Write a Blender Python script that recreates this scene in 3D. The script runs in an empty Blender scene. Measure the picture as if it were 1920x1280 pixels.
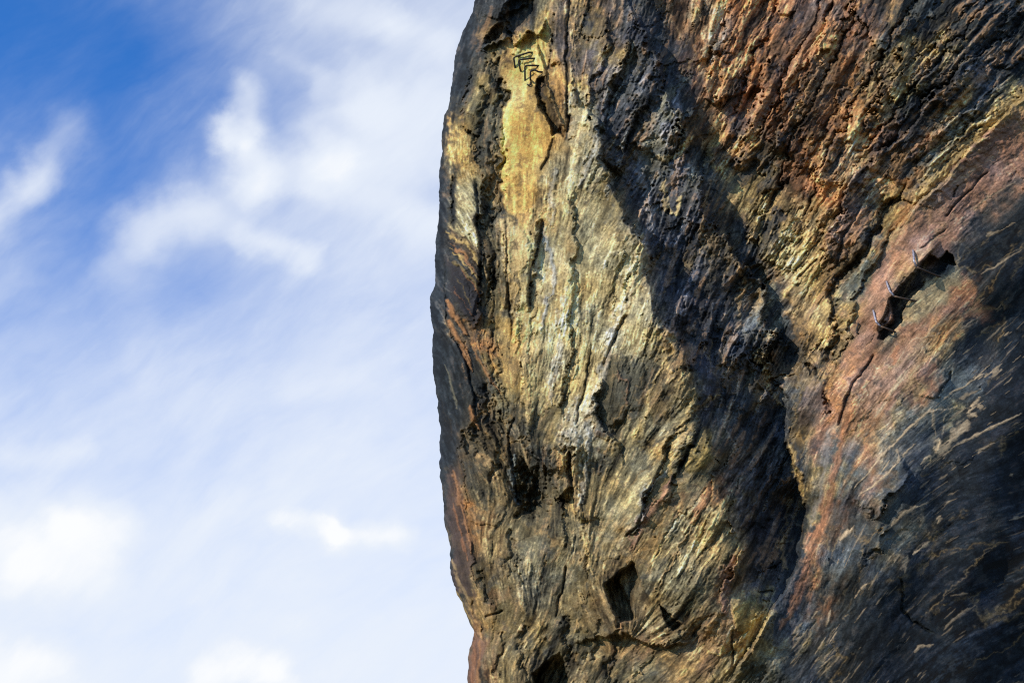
import bpy, bmesh, math
import numpy as np
from mathutils import Vector, Matrix

# ------------------------------------------------------------------ camera
F_PX = 2400.0                       # focal length in photo pixels (photo is 1920 x 1280)
PITCH = math.radians(28.0)
CAM = np.array([0.0, 0.0, 1.7])
RIGHT = np.array([1.0, 0.0, 0.0])
UP = np.array([0.0, -math.sin(PITCH), math.cos(PITCH)])
FWD = np.array([0.0, math.cos(PITCH), math.sin(PITCH)])
scene = bpy.context.scene
col = scene.collection
cd = bpy.data.cameras.new("camera")
cam = bpy.data.objects.new("camera", cd)
col.objects.link(cam)
cd.sensor_width = 36.0
cd.lens = 36.0 * F_PX / 1920.0
cd.clip_start = 0.1
cd.clip_end = 20000
cam.location = CAM
cam.rotation_euler = (math.pi / 2 + PITCH, 0, 0)
scene.cycles.use_denoising = False
scene.cycles.filter_width = 1.1
scene.camera = cam

# ------------------------------------------------------------------ sun
S_CAM = np.array([-0.74, 0.56, 0.38])          # towards the sun: right, up, back
S = S_CAM[0] * RIGHT + S_CAM[1] * UP - S_CAM[2] * FWD
S /= np.linalg.norm(S)
SUN_EL = math.asin(S[2])
SUN_AZ = math.atan2(S[0], S[1])                # clockwise from +Y
ld = bpy.data.lights.new("sun", 'SUN')
ld.energy = 4.2
ld.angle = math.radians(0.5)
ld.color = (1.0, 0.90, 0.75)
lo = bpy.data.objects.new("sun", ld)
col.objects.link(lo)
lo.rotation_euler = Vector(S).to_track_quat('Z', 'Y').to_euler()

scene.view_settings.view_transform = 'Standard'
scene.view_settings.look = 'None'
scene.view_settings.exposure = 0.0
scene.view_settings.gamma = 1.0
try:
    scene.view_settings.use_curve_mapping = False
except Exception:
    pass

# ------------------------------------------------------------------ world: Nishita sky with procedural clouds
world = bpy.data.worlds.new("World")
scene.world = world
world.use_nodes = True
nt = world.node_tree
nt.nodes.clear()
SKY_STRENGTH = 0.15


def N(tree, typ, **kw):
    n = tree.nodes.new(typ)
    for k, v in kw.items():
        setattr(n, k, v)
    return n


class NB:
    """small helper for node arithmetic"""
    def __init__(self, tree):
        self.t = tree

    def _in(self, sock, v):
        if hasattr(v, 'is_output') or isinstance(v, bpy.types.NodeSocket):
            self.t.links.new(v, sock)
        else:
            sock.default_value = v

    def m(self, op, a, b=0.0, c=0.0, clamp=False):
        n = N(self.t, 'ShaderNodeMath', operation=op, use_clamp=clamp)
        self._in(n.inputs[0], a)
        self._in(n.inputs[1], b)
        self._in(n.inputs[2], c)
        return n.outputs[0]

    def v(self, op, a, b=(0, 0, 0), scale=None, out=0):
        n = N(self.t, 'ShaderNodeVectorMath', operation=op)
        self._in(n.inputs[0], a)
        if op != 'LENGTH':
            self._in(n.inputs[1], b)
        if scale is not None:
            self._in(n.inputs['Scale'], scale)
        return n.outputs['Value'] if op in ('DOT_PRODUCT', 'LENGTH', 'DISTANCE') else n.outputs[0]

    def noise(self, vec, scale, detail=5, rough=0.55, lac=2.0, dist=0.0):
        n = N(self.t, 'ShaderNodeTexNoise')
        n.inputs['Scale'].default_value = scale
        n.inputs['Detail'].default_value = detail
        n.inputs['Roughness'].default_value = rough
        n.inputs['Lacunarity'].default_value = lac
        n.inputs['Distortion'].default_value = dist
        self.t.links.new(vec, n.inputs['Vector'])
        return n

    def smooth(self, x, a, b, lo=0.0, hi=1.0):
        n = N(self.t, 'ShaderNodeMapRange', interpolation_type='SMOOTHSTEP')
        self._in(n.inputs['Value'], x)
        n.inputs['From Min'].default_value = a
        n.inputs['From Max'].default_value = b
        n.inputs['To Min'].default_value = lo
        n.inputs['To Max'].default_value = hi
        return n.outputs[0]

    def mix(self, f, a, b):
        n = N(self.t, 'ShaderNodeMix', data_type='RGBA')
        self._in(n.inputs['Factor'], f)
        self._in(n.inputs[6], a)
        self._in(n.inputs[7], b)
        return n.outputs[2]

    def xyz(self, x, y, z):
        n = N(self.t, 'ShaderNodeCombineXYZ')
        self._in(n.inputs[0], x)
        self._in(n.inputs[1], y)
        self._in(n.inputs[2], z)
        return n.outputs[0]


def build_world():
    b = NB(nt)
    sky = N(nt, 'ShaderNodeTexSky', sky_type='NISHITA', sun_disc=False)
    sky.sun_elevation = SUN_EL
    sky.sun_rotation = SUN_AZ
    sky.altitude = 200
    sky.air_density = 1.0
    sky.dust_density = 0.5
    sky.ozone_density = 2.0
    d = N(nt, 'ShaderNodeTexCoord').outputs['Generated']
    # tangent-plane coordinates about a fixed compass direction; unit = 1000 px of arc
    k = F_PX / 1000.0
    f = b.m('MAXIMUM', b.v('DOT_PRODUCT', d, tuple(FWD)), 0.15)
    px = b.m('DIVIDE', b.m('MULTIPLY', b.v('DOT_PRODUCT', d, tuple(RIGHT)), k), f)
    py = b.m('DIVIDE', b.m('MULTIPLY', b.v('DOT_PRODUCT', d, tuple(UP)), k), f)
    X = b.m('ADD', px, 0.96)
    Y = b.m('SUBTRACT', 0.64, py)
    P0 = b.xyz(X, Y, 0.0)
    w1 = b.noise(P0, 3.0, 4, 0.55).outputs['Color']
    w2 = b.noise(P0, 11.0, 5, 0.6).outputs['Color']
    P = b.v('ADD', P0, b.v('SCALE', b.v('SUBTRACT', w1, (.5, .5, .5)), scale=0.16))
    P = b.v('ADD', P, b.v('SCALE', b.v('SUBTRACT', w2, (.5, .5, .5)), scale=0.055))
    sep = N(nt, 'ShaderNodeSeparateXYZ')
    nt.links.new(P, sep.inputs[0])
    wx, wy = sep.outputs[0], sep.outputs[1]
    # veil: whiter towards the horizon and to the right
    veil = b.m('MULTIPLY', b.smooth(wy, -0.04, 1.30), 0.97)
    veil2 = b.m('MULTIPLY', b.smooth(wx, 0.1, 0.85), b.smooth(wy, 1.1, -0.05, 0.06, 0.62))
    dens = b.m('ADD', veil, veil2)
    # fibrous cirrus texture, combed along the streaks
    mp = N(nt, 'ShaderNodeMapping', vector_type='TEXTURE')
    mp.inputs['Rotation'].default_value = (0, 0, math.radians(-32))
    mp.inputs['Scale'].default_value = (1 / 1.6, 1 / 5.5, 1.0)
    nt.links.new(b.v('ADD', P0, b.v('SCALE', b.v('SUBTRACT', w1, (.5, .5, .5)), scale=0.12)), mp.inputs['Vector'])
    fib = b.noise(mp.outputs[0], 1.6, 8, 0.6, dist=0.15).outputs['Fac']
    soft = b.noise(P, 3.2, 7, 0.55, dist=0.1).outputs['Fac']
    dens = b.m('ADD', dens, b.m('MULTIPLY', b.m('SUBTRACT', fib, 0.5), 0.55))
    dens = b.m('ADD', dens, b.m('MULTIPLY', b.m('SUBTRACT', soft, 0.5), 0.26))
    mp2 = N(nt, 'ShaderNodeMapping', vector_type='TEXTURE')
    mp2.inputs['Rotation'].default_value = (0, 0, math.radians(-48))
    mp2.inputs['Scale'].default_value = (1 / 4.0, 1 / 17.0, 1.0)
    nt.links.new(b.v('ADD', P0, b.v('SCALE', b.v('SUBTRACT', w1, (.5, .5, .5)), scale=0.10)), mp2.inputs['Vector'])
    fib2 = b.noise(mp2.outputs[0], 1.2, 7, 0.62, dist=0.15).outputs['Fac']
    wis = b.smooth(soft, .35, .7)
    dens = b.m('ADD', dens, b.m('MULTIPLY', b.m('MULTIPLY', b.m('SUBTRACT', fib2, 0.46), 0.42), wis))
    strokes = [
        # x0, y0, x1, y1, radius, amount
        (468, 170, 442, 260, 30, .62), (428, 222, 440, 250, 20, .35),
        (445, 250, 470, 330, 45, .45), (470, 320, 350, 380, 55, .40), (360, 370, 255, 440, 50, .38),
        (255, 430, 225, 520, 45, .25), (470, 330, 640, 295, 40, .36), (620, 300, 840, 240, 80, .36),
        (600, 330, 840, 420, 50, .38), (430, 420, 590, 502, 26, .40), (300, 430, 460, 420, 60, .25),
        (128, 255, 60, 335, 42, .48), (70, 325, -30, 395, 45, .48), (0, 400, 10, 440, 30, .2),
        (255, 500, 240, 650, 45, .12), (540, 100, 590, 130, 22, .12), (590, 125, 588, 160, 20, .2),
        (600, -10, 720, 45, 40, .28), (720, 45, 830, 105, 36, .28), (640, 150, 690, 200, 45, .28),
        (590, 240, 650, 215, 30, .25), (650, 210, 830, 150, 60, .18),
        (-20, 1020, 120, 1010, 75, .42), (140, 985, 205, 1000, 40, .42), (60, 1075, 170, 1070, 60, .3),
        (-20, 1230, 70, 1225, 60, .36), (535, 985, 640, 993, 18, .4), (630, 992, 735, 1002, 26, .45),
        (390, 1275, 520, 1262, 40, .5), (560, 745, 740, 730, 30, .15), (20, 850, 150, 855, 25, .2),
        (700, 130, 790, 330, 70, .15),
        (-10, 10, 260, 260, 190, -.42), (240, 130, 400, 210, 90, -.22), (210, 330, 130, 470, 70, -.22),
        (600, 230, 660, 262, 24, -.28), (680, 345, 830, 355, 30, -.28), (180, 500, 60, 640, 90, -.18),
        (330, 560, 470, 640, 120, -.20), (520, 560, 760, 620, 90, -.22), (560, 130, 700, 90, 70, -.12),
        (90, 1165, 330, 1180, 45, -.12), (440, 1040, 520, 1050, 70, -.08), (40, 760, 200, 800, 60, -.12),
    ]
    for (x0, y0, x1, y1, r, amt) in strokes:
        ax, ay, bx, by = x0 / 1000, y0 / 1000, x1 / 1000, y1 / 1000
        dx, dy = bx - ax, by - ay
        L2 = dx * dx + dy * dy
        rel = b.v('SUBTRACT', P, (ax, ay, 0))
        rel = b.v('MULTIPLY', rel, (1, 1, 0))
        t = b.m('DIVIDE', b.v('DOT_PRODUCT', rel, (dx, dy, 0)), L2, clamp=True)
        q = b.v('SUBTRACT', rel, b.v('SCALE', (dx, dy, 0), scale=t))
        dist = b.v('LENGTH', q)
        fall = b.smooth(dist, 0.0, 1.7 * r / 1000, amt * (.66 if amt > 0 else .34), 0.0)
        dens = b.m('ADD', dens, fall)
    # outside the part of the sky in view: unseen broken veil, cover raised to fill the shadows
    gen = b.noise(d, 2.2, 8, 0.6, dist=0.5).outputs['Fac']
    gen = b.smooth(gen, 0.36, 0.70, 0.05, 0.75)
    inview = b.m('MULTIPLY', b.smooth(X, -0.75, -0.2), b.smooth(b.v('DOT_PRODUCT', d, tuple(FWD)), 0.55, 0.8))
    dens = b.m('ADD', b.m('MULTIPLY', dens, inview), b.m('MULTIPLY', gen, b.m('SUBTRACT', 1.0, inview)))
    puff = b.smooth(dens, 1.02, 1.36)
    dens = b.smooth(dens, -0.25, 1.15)
    tn = N(nt, 'ShaderNodeMix', data_type='RGBA', blend_type='MULTIPLY')
    tn.inputs['Factor'].default_value = 1.0
    nt.links.new(sky.outputs[0], tn.inputs[6])
    tn.inputs[7].default_value = (0.34, 1.0, 1.85, 1)
    final = b.mix(dens, tn.outputs[2], (5.45, 5.85, 6.5, 1))
    final = b.mix(puff, final, (6.5, 6.6, 6.7, 1))
    bg = N(nt, 'ShaderNodeBackground')
    bg.inputs['Strength'].default_value = SKY_STRENGTH
    nt.links.new(final, bg.inputs['Color'])
    out = N(nt, 'ShaderNodeOutputWorld')
    nt.links.new(bg.outputs[0], out.inputs['Surface'])


build_world()

# ------------------------------------------------------------------ numpy rock sculptor
# The cliff is a relief over an overhanging plane; the chart (x, y) on it is the
# direction from the viewpoint in photo pixels, the relief is in metres.
G = 1.25
X0, X1, Y0, Y1 = 785.0, 2420.0, -180.0, 1450.0
NX = int((X1 - X0) / G) + 1
NY = int((Y1 - Y0) / G) + 1
gx = X0 + np.arange(NX) * G
gy = Y0 + np.arange(NY) * G
XX, YY = np.meshgrid(gx.astype(np.float32), gy.astype(np.float32))


def bil(img, fx, fy):
    """bilinear lookup, fx fy in array index units, clamped"""
    h, w = img.shape[:2]
    fx = np.clip(fx, 0, w - 1.001)
    fy = np.clip(fy, 0, h - 1.001)
    ix = fx.astype(np.int32)
    iy = fy.astype(np.int32)
    ax = (fx - ix).astype(np.float32)
    ay = (fy - iy).astype(np.float32)
    if img.ndim == 3:
        ax = ax[..., None]
        ay = ay[..., None]
    a = img[iy, ix]
    b = img[iy, ix + 1]
    c = img[iy + 1, ix]
    d = img[iy + 1, ix + 1]
    return (a * (1 - ax) + b * ax) * (1 - ay) + (c * (1 - ax) + d * ax) * ay


def vnoise(px, seed, sx=None):
    """smooth value noise on the chart, feature size px, range about -1..1"""
    r = np.random.RandomState(seed)
    w = int((X1 - X0) / px) + 4
    h = int((Y1 - Y0) / px) + 4
    lat = r.uniform(-1, 1, (h, w)).astype(np.float32)
    fx = (XX - X0) / px + 1
    fy = (YY - Y0) / px + 1
    ix = np.floor(fx)
    iy = np.floor(fy)
    ax = fx - ix
    ay = fy - iy
    ax = ax * ax * (3 - 2 * ax)
    ay = ay * ay * (3 - 2 * ay)
    return bil(lat, ix + ax, iy + ay)


def fbm(px, seed, octv=4, gain=0.5):
    s = 0
    a = 1.0
    n = 0
    for o in range(octv):
        s = s + a * vnoise(max(px / 2 ** o, G * 1.01), seed + 17 * o)
        n += a
        a *= gain
    return s / n


def ridged(px, seed, octv=4, gain=0.5):
    s = 0
    a = 1.0
    n = 0
    for o in range(octv):
        s = s + a * (1 - 2 * np.abs(vnoise(max(px / 2 ** o, G * 1.01), seed + 13 * o)))
        n += a
        a *= gain
    return s / n


def blur(a, r):
    r = max(1, int(r))
    for ax in (0, 1):
        p = np.pad(a, [(r + 1, r) if i == ax else (0, 0) for i in range(a.ndim)], mode='edge')
        c = np.cumsum(p, axis=ax, dtype=np.float64)
        if ax == 0:
            a = ((c[2 * r + 1:] - c[:-2 * r - 1]) / (2 * r + 1)).astype(np.float32)
        else:
            a = ((c[:, 2 * r + 1:] - c[:, :-2 * r - 1]) / (2 * r + 1)).astype(np.float32)
    return a


def norm(a):
    a = a - a.mean()
    return a / (a.std() + 1e-6)


def scatter(pts, vals, power=2.0, soft=30.0, step=16):
    """inverse-distance interpolation of scattered values over the chart"""
    cx = np.arange(X0, X1 + step, step)
    cy = np.arange(Y0, Y1 + step, step)
    cX, cY = np.meshgrid(cx, cy)
    num = 0
    den = 0
    vals = np.asarray(vals, float)
    for (x, y), v in zip(pts, vals):
        w = 1.0 / ((cX - x) ** 2 + (cY - y) ** 2 + soft ** 2) ** (power)
        num = num + (w[..., None] * v if np.ndim(v) else w * v)
        den = den + w
    c = (num / (den[..., None] if num.ndim == 3 else den)).astype(np.float32)
    return blur(bil(c, (XX - X0) / step, (YY - Y0) / step), 8)


# --- direction of the foliation (degrees, counted from +x, y up)
FLOW = [
    (850, 60, 80), (840, 250, 85), (835, 480, 92), (830, 700, 105), (840, 850, 110), (850, 1000, 108), (880, 1150, 115),
    (900, 1250, 95), (870, 380, 125), (870, 470, 142), (870, 540, 135), (865, 620, 120), (900, 180, 75), (920, 300, 90),
    (930, 480, 88), (920, 600, 65), (930, 700, 115), (930, 830, 130), (990, 200, 95), (990, 300, 88), (990, 450, 82), (1000, 600, 78),
    (980, 720, 85), (1010, 760, 80), (960, 850, 120), (960, 1000, 70), (940, 1100, 100), (960, 1200, 60), (1060, 150, 105), (1060, 300, 85), (1070, 450, 75), (1060, 600, 85),
    (1060, 700, 78), (1070, 820, 70), (1090, 900, 95), (1090, 1000, 100), (1050, 1050, 62), (1040, 1200, 55), (1150, 150, 65), (1150, 300, 62),
    (1150, 450, 62), (1150, 600, 65), (1140, 750, 75), (1180, 800, 68), (1160, 900, 60), (1150, 1000, 55), (1120, 1150, 115),
    (1250, 100, 70), (1250, 250, 62), (1250, 400, 75), (1270, 550, 72), (1250, 700, 60), (1260, 800, 52), (1260, 900, 52),
    (1280, 1000, 58), (1300, 1100, 58), (1250, 1220, 35), (1330, 700, 75), (1350, 500, 70), (1370, 900, 62), (1350, 200, 62), (1330, 60, 65),
    (1420, 100, 60), (1430, 250, 58), (1430, 380, 60), (1450, 500, 52), (1450, 650, 60), (1440, 800, 62), (1440, 950, 68), (1420, 1100, 62), (1350, 1180, 55),
    (1550, 80, 58), (1550, 200, 56), (1550, 330, 58), (1540, 450, 55), (1530, 560, 62), (1540, 680, 60), (1530, 800, 60), (1540, 900, 80),
    (1560, 1000, 78), (1520, 1100, 68), (1480, 1200, 62), (1650, 80, 58), (1680, 180, 52), (1650, 300, 50), (1640, 400, 50), (1630, 500, 55), (1620, 620, 55),
    (1620, 750, 52), (1620, 880, 50), (1620, 1000, 52), (1610, 1100, 58), (1600, 1230, 55), (1780, 60, 48), (1800, 180, 42), (1780, 280, 46),
    (1850, 300, 42), (1760, 400, 45), (1850, 430, 38), (1760, 560, 42), (1760, 680, 42), (1780, 800, 36), (1850, 700, 40), (1870, 820, 28), (1740, 900, 45),
    (1850, 950, 22), (1700, 1000, 42), (1700, 1100, 46), (1800, 1080, 28), (1850, 1180, 28), (1700, 1230, 48), (1890, 100, 42), (1900, 550, 40),
]
a2 = np.radians(np.array([f[2] for f in FLOW]) * 2.0)
uv = scatter([(f[0], f[1]) for f in FLOW], np.stack([np.cos(a2), np.sin(a2)], 1), 2.0, 40)
ang = 0.5 * np.arctan2(uv[..., 1], uv[..., 0])
ang = np.where(ang < 0, ang + math.pi, ang)
wav = np.radians(14) * fbm(120, 5, 3) + np.radians(9) * fbm(35, 9, 2)
ang = ang + wav
ux = np.cos(ang).astype(np.float32)
uy = (-np.sin(ang)).astype(np.float32)
IX, IY = np.meshgrid(np.arange(NX, dtype=np.float32), np.arange(NY, dtype=np.float32))
# flow maps for 1,2,4,... samples along the foliation
maps = [(ux * 1.0, uy * 1.0)]
for k in range(7):
    mx, my = maps[-1]
    tx, ty = IX + mx, IY + my
    maps.append((mx + bil(mx, tx, ty), my + bil(my, tx, ty)))


def comb(img, levels):
    """smear a noise field along the foliation (length 2**levels samples)"""
    for k in range(levels):
        mx, my = maps[k]
        img = 0.5 * (img + bil(img, IX + mx, IY + my))
    return norm(img)


def along(img, k, sgn=1):
    mx, my = maps[k]
    return bil(img, IX + sgn * mx, IY + sgn * my)


_h = comb(np.random.RandomState(101).normal(size=XX.shape).astype(np.float32) + 1.2 * norm(vnoise(2.4, 101)), 3)
l_hair = norm(_h - .75 * blur(_h, 2))
_h = comb(vnoise(3.4, 111) + .4 * vnoise(8, 112), 4)
l_fine = norm(_h - .4 * blur(_h, 4) ) * .8 + .45 * norm(fbm(7, 115, 3, .7))
l_mid = comb(vnoise(10.0, 121) + .6 * vnoise(5, 122), 6)
l_big = comb(vnoise(26.0, 131) + .5 * vnoise(13, 132), 7)
l_slab = comb(vnoise(60.0, 141) + .35 * vnoise(26, 142), 7)
l_col = comb(vnoise(14.0, 151) + .5 * vnoise(7, 152), 7)
l_col2 = comb(vnoise(30.0, 161) + .6 * vnoise(12, 162), 6)
n_c = norm(fbm(60, 201, 5, .6))
n_c2 = norm(fbm(60, 221, 5, .6))
n_f = norm(fbm(14, 241, 4, .6))
n_f2 = norm(fbm(14, 261, 4, .6))
n_g = norm(np.random.RandomState(7).normal(size=XX.shape).astype(np.float32))
r_c = norm(ridged(70, 301, 5, .55))
r_f = norm(ridged(22, 321, 4, .6))

# warped chart coordinates for hand-placed outlines: ragged, natural edges
WX = XX + 5.0 * n_c + 2.2 * n_f + 1.2 * l_fine
WY = YY + 5.0 * n_c2 + 2.2 * n_f2

# --- mineral colours (albedo) by 40-pixel cells
PAL = {
    'K': (.008, .012, .016), 'D': (.025, .029, .033), 'G': (.155, .142, .088), 'S': (.085, .098, .098),
    'Y': (.46, .315, .115), 'T': (.330, .228, .115), 'O': (.205, .148, .060), 'B': (.062, .043, .028),
    'R': (.230, .105, .052), 'P': (.275, .152, .104), 'N': (.360, .172, .068), 'W': (.37, .36, .31),
    'V': (.060, .055, .060), 'C': (.46, .345, .165), 'L': (.235, .215, .145),
}
ROWS = """DDDDDGTOBTDBLNRBBDSDDBODDKKK
DDDDDOVOBVDBLNRBDBRDSDODBDKK
DDDOYYVVOTDDBNRRBDTRSOTOODKK
DDBBYYTVVTDDDTDBDBTROBOOBDDK
DDOOYDYYVSDLDNDDBRSROTODODDY
DOGDYYVLDDTSDTBDRSDRNODDTDOY
DYDGYYTCVDGLBOOSRDONNDBRSYPP
DYGDYYTWVVLDDOGODRGLODNSYPPP
DLGDYCLLOVSDLDTODNGGTBNTYPPP
DLLDOTLLOVVDDBOOBRRODOTTPPPD
DBLDYTSGOVWDDBDYGOTDDONPPPDD
DBODYSGGTVVDDTDDLGOBDTPPPDDK
DDBDYWCGCVDDDTDDDTOBOPPBDDKK
DDDDCSCGLCVDDDDTDYTGSPBBLNKK
DNDOCOCGLLSVVDLSDDYOTPBLNRKK
DDNOCLCGWSGVDVDTSDTOPBLNNDDK
DDNOTLCCWDLTDVDDDDOTPPNTTDDK
DDDOTLCGWDDTODDOBTDNPPTPSSDK
DDDGOCLWDDOBGDDTDTPNPPTPSSDD
DDBGDCWWDGGLODDDDDPPNPTSSDDD
DBDDDOLWGGOTOGSDDTPSNTSDCDDD
DBDDSDTGDLLODODTDDOSRTDCDDDD
DNDODDTGGLSTGSVDDDTSNSDDDDDD
DNDTODGGLGLPSRGDDDYSRTDDDDDD
DNNCODGCGLTSSGOVKKDRSSSTDDDD
DBNCGGGWLTTGTGTVKDRSDLTDDDDD
DOBTSGGSOTGGTGTVDDNSDSTDDDDD
DDOOSDGOBBOGGGPVDDRDSDDDDDDD
DDONTDGTBBOLGDPYDDRSDDDDDDDD
DDTOODOOTBTBGPPOCVSDDDDDDDDD
DDROOOGGTPTTPPTCSDODDDDDDDDD
DDROGBBSDGGTTOGSDDDDDDDDDSDD""".split()
cells = np.array([[PAL[c] for c in r] for r in ROWS], np.float32)
jit_a = 16 * l_col2 + 9 * n_f                 # along the foliation the colours run long
jit_c = 9 * l_col + 4 * n_f2
JX = XX + ux * 10 * n_c + ux * jit_a - uy * jit_c
JY = YY + uy * 10 * n_c2 + uy * jit_a + ux * jit_c
ALB = bil(np.log(cells), (JX - 800) / 40 - .5, (JY - 0) / 40 - .5)
ALB = np.exp(ALB)

H = np.zeros_like(XX)
CONTRAST = np.ones_like(XX)                    # strength of the banding

HPTS = [
    (800, 0, -.6), (800, 400, -.6), (800, 800, -.6), (800, 1200, -.8),
    (920, 50, -.5), (900, 200, -.3), (900, 400, -.35), (900, 600, -.2), (900, 800, -.3), (900, 1000, -.4), (920, 1200, -.5),
    (990, 100, -.5), (985, 250, .05), (985, 450, .05), (1000, 650, .15), (1000, 800, .1), (990, 930, -.5), (1000, 1100, -.1), (1000, 1250, -.2),
    (1060, 50, .2), (1070, 200, .45), (1080, 400, .55), (1100, 600, .65), (1100, 800, .5), (1080, 900, .2), (1100, 1000, .5), (1080, 1180, .1),
    (1150, 60, .6), (1120, 270, 1.0), (1190, 440, 1.25), (1230, 600, 1.3), (1200, 750, 1.0), (1290, 720, 1.5), (1320, 850, 1.6), (1250, 920, 1.4),
    (1350, 960, 1.6), (1300, 1080, 1.3), (1380, 1050, 1.5), (1370, 1150, 1.1), (1300, 1230, .6), (1180, 1120, .7), (1180, 1230, .2),
    (1190, 150, .7), (1230, 250, .5), (1250, 380, .3), (1280, 500, .3), (1340, 620, .35), (1380, 760, .2), (1400, 880, 0), (1440, 1000, -.4), (1420, 1080, .0),
    (1260, 60, .3), (1290, 170, .3), (1340, 300, -.2), (1370, 450, -.25), (1420, 560, -.5), (1460, 680, -.6), (1460, 800, -.7), (1480, 950, -.9),
    (1400, 60, .3), (1400, 200, .2), (1430, 340, .0), (1480, 450, .0), (1500, 550, -.1), (1530, 650, .0), (1530, 760, .2), (1540, 900, .5),
    (1550, 60, .55), (1550, 200, .5), (1560, 330, .45), (1570, 480, .25), (1640, 60, .8), (1650, 200, .75), (1700, 100, .9),
    (1800, 50, .8), (1780, 180, .65), (1700, 300, .6), (1620, 450, .5), (1620, 600, .7), (1600, 750, .85), (1580, 900, .8), (1540, 1050, .6), (1500, 1150, .5), (1430, 1250, .4),
    (1850, 250, .65), (1780, 400, .75), (1700, 500, .85), (1750, 620, .85), (1700, 750, 1.05), (1680, 900, 1.1), (1640, 1050, 1.0), (1600, 1200, .8),
    (1900, 400, .65), (1850, 520, .65), (1900, 620, .05), (1850, 760, .55), (1800, 900, .7), (1800, 1050, .55), (1750, 1200, .5),
    (1990, 300, .6), (1990, 600, -.9), (1990, 900, -.8), (1990, 1200, -.8), (1900, 1100, .0), (1900, 0, .5),
]
H += blur(scatter([(p[0], p[1]) for p in HPTS], [p[2] for p in HPTS], 2.0, 35), 10)


def box(pts, pad):
    xs = [p[0] for p in pts]
    ys = [p[1] for p in pts]
    i0 = max(0, int((min(xs) - pad - X0) / G))
    i1 = min(NX, int((max(xs) + pad - X0) / G) + 2)
    j0 = max(0, int((min(ys) - pad - Y0) / G))
    j1 = min(NY, int((max(ys) + pad - Y0) / G) + 2)
    return slice(j0, max(j1, j0 + 1)), slice(i0, max(i1, i0 + 1))


def polydist(pts, sl, warp=1.0):
    """distance to polyline, side (+1 = left of travel with y up... i.e. smaller x when going down) and parameter"""
    px = XX[sl] + warp * (WX[sl] - XX[sl])
    py = YY[sl] + warp * (WY[sl] - YY[sl])
    best = np.full(px.shape, 1e9, np.float32)
    side = np.zeros_like(px)
    par = np.zeros_like(px)
    n = len(pts) - 1
    for k in range(n):
        ax, ay = pts[k][:2]
        bx, by = pts[k + 1][:2]
        dx, dy = bx - ax, by - ay
        L2 = dx * dx + dy * dy + 1e-9
        t = np.clip(((px - ax) * dx + (py - ay) * dy) / L2, 0, 1)
        d = np.hypot(px - ax - t * dx, py - ay - t * dy)
        c = dx * (py - ay) - dy * (px - ax)
        m = d < best
        best = np.where(m, d, best)
        side = np.where(m, np.sign(c), side)
        par = np.where(m, (k + t) / n, par)
    return best, side, par


def sstep(x, a, b):
    t = np.clip((x - a) / (b - a), 0, 1)
    return t * t * (3 - 2 * t)


def taper(par, e=.12):
    return sstep(par, 0, e) * sstep(1 - par, 0, e)


def step(pts, h, decay, side=1, edge=4.0, warp=1.0, e=.12):
    """a ledge: one side of the line stands h metres out, fading over `decay` px"""
    sl = box(pts, decay * 3.2)
    d, s, p = polydist(pts, sl, warp)
    sd = d * s * side
    prof = np.where(sd > 0, np.exp(-d / decay), 0) * sstep(sd, -edge, edge) * taper(p, e)
    H[sl] += (h * prof * sstep(1 - d / (decay * 3.2), 0, .3)).astype(np.float32)


def groove(pts, depth, w, dark=None, warp=1.0, amt=.8):
    sl = box(pts, w * 4 + 12)
    d, s, p = polydist(pts, sl, warp)
    k = np.exp(-(d / w) ** 2) * taper(p, .08)
    H[sl] -= (depth * k).astype(np.float32)
    if dark is not None:
        a = (amt * k)[..., None]
        ALB[sl] = ALB[sl] * (1 - a) + np.array(PAL[dark], np.float32) * a


def streak(pts, w, c, amt=.9, h=0.0, rag=.5, warp=.6, e=.2):
    """a mineral vein or run of colour"""
    sl = box(pts, w * 3 + 14)
    d, s, p = polydist(pts, sl, warp)
    ww = w * (0.35 + .65 * taper(p, e)) * (1 + rag * .6 * l_fine[sl] + rag * .4 * n_f[sl])
    k = np.clip(1.15 - d / np.maximum(ww, .6), 0, 1)
    k = k * k * (3 - 2 * k) * amt * sstep(taper(p, .05), 0, .5)
    c = np.array(PAL[c] if isinstance(c, str) else c, np.float32)
    k3 = k[..., None]
    ALB[sl] = ALB[sl] * (1 - k3) + c * (.85 + .25 * l_hair[sl][..., None] * .5) * k3
    H[sl] += (h * k).astype(np.float32)


def inside(pts, sl, warp=1.0):
    px = XX[sl] + warp * (WX[sl] - XX[sl])
    py = YY[sl] + warp * (WY[sl] - YY[sl])
    r = np.zeros(px.shape, bool)
    n = len(pts)
    for k in range(n):
        ax, ay = pts[k]
        bx, by = pts[(k + 1) % n]
        cond = (ay > py) != (by > py)
        xi = (bx - ax) * (py - ay) / ((by - ay) if by != ay else 1e-9) + ax
        r ^= cond & (px < xi)
    return r


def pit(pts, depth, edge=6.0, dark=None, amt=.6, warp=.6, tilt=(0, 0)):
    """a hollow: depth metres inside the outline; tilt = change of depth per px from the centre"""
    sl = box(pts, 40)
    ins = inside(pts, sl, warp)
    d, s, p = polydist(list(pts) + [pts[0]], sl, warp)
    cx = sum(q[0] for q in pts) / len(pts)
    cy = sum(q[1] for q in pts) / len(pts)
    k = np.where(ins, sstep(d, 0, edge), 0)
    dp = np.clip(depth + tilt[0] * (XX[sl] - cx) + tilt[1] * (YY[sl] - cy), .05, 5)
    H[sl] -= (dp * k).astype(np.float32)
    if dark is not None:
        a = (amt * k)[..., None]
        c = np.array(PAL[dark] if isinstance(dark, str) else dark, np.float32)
        ALB[sl] = ALB[sl] * (1 - a) + c * (.8 + .25 * l_mid[sl][..., None]).clip(.3, 2) * a


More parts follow.
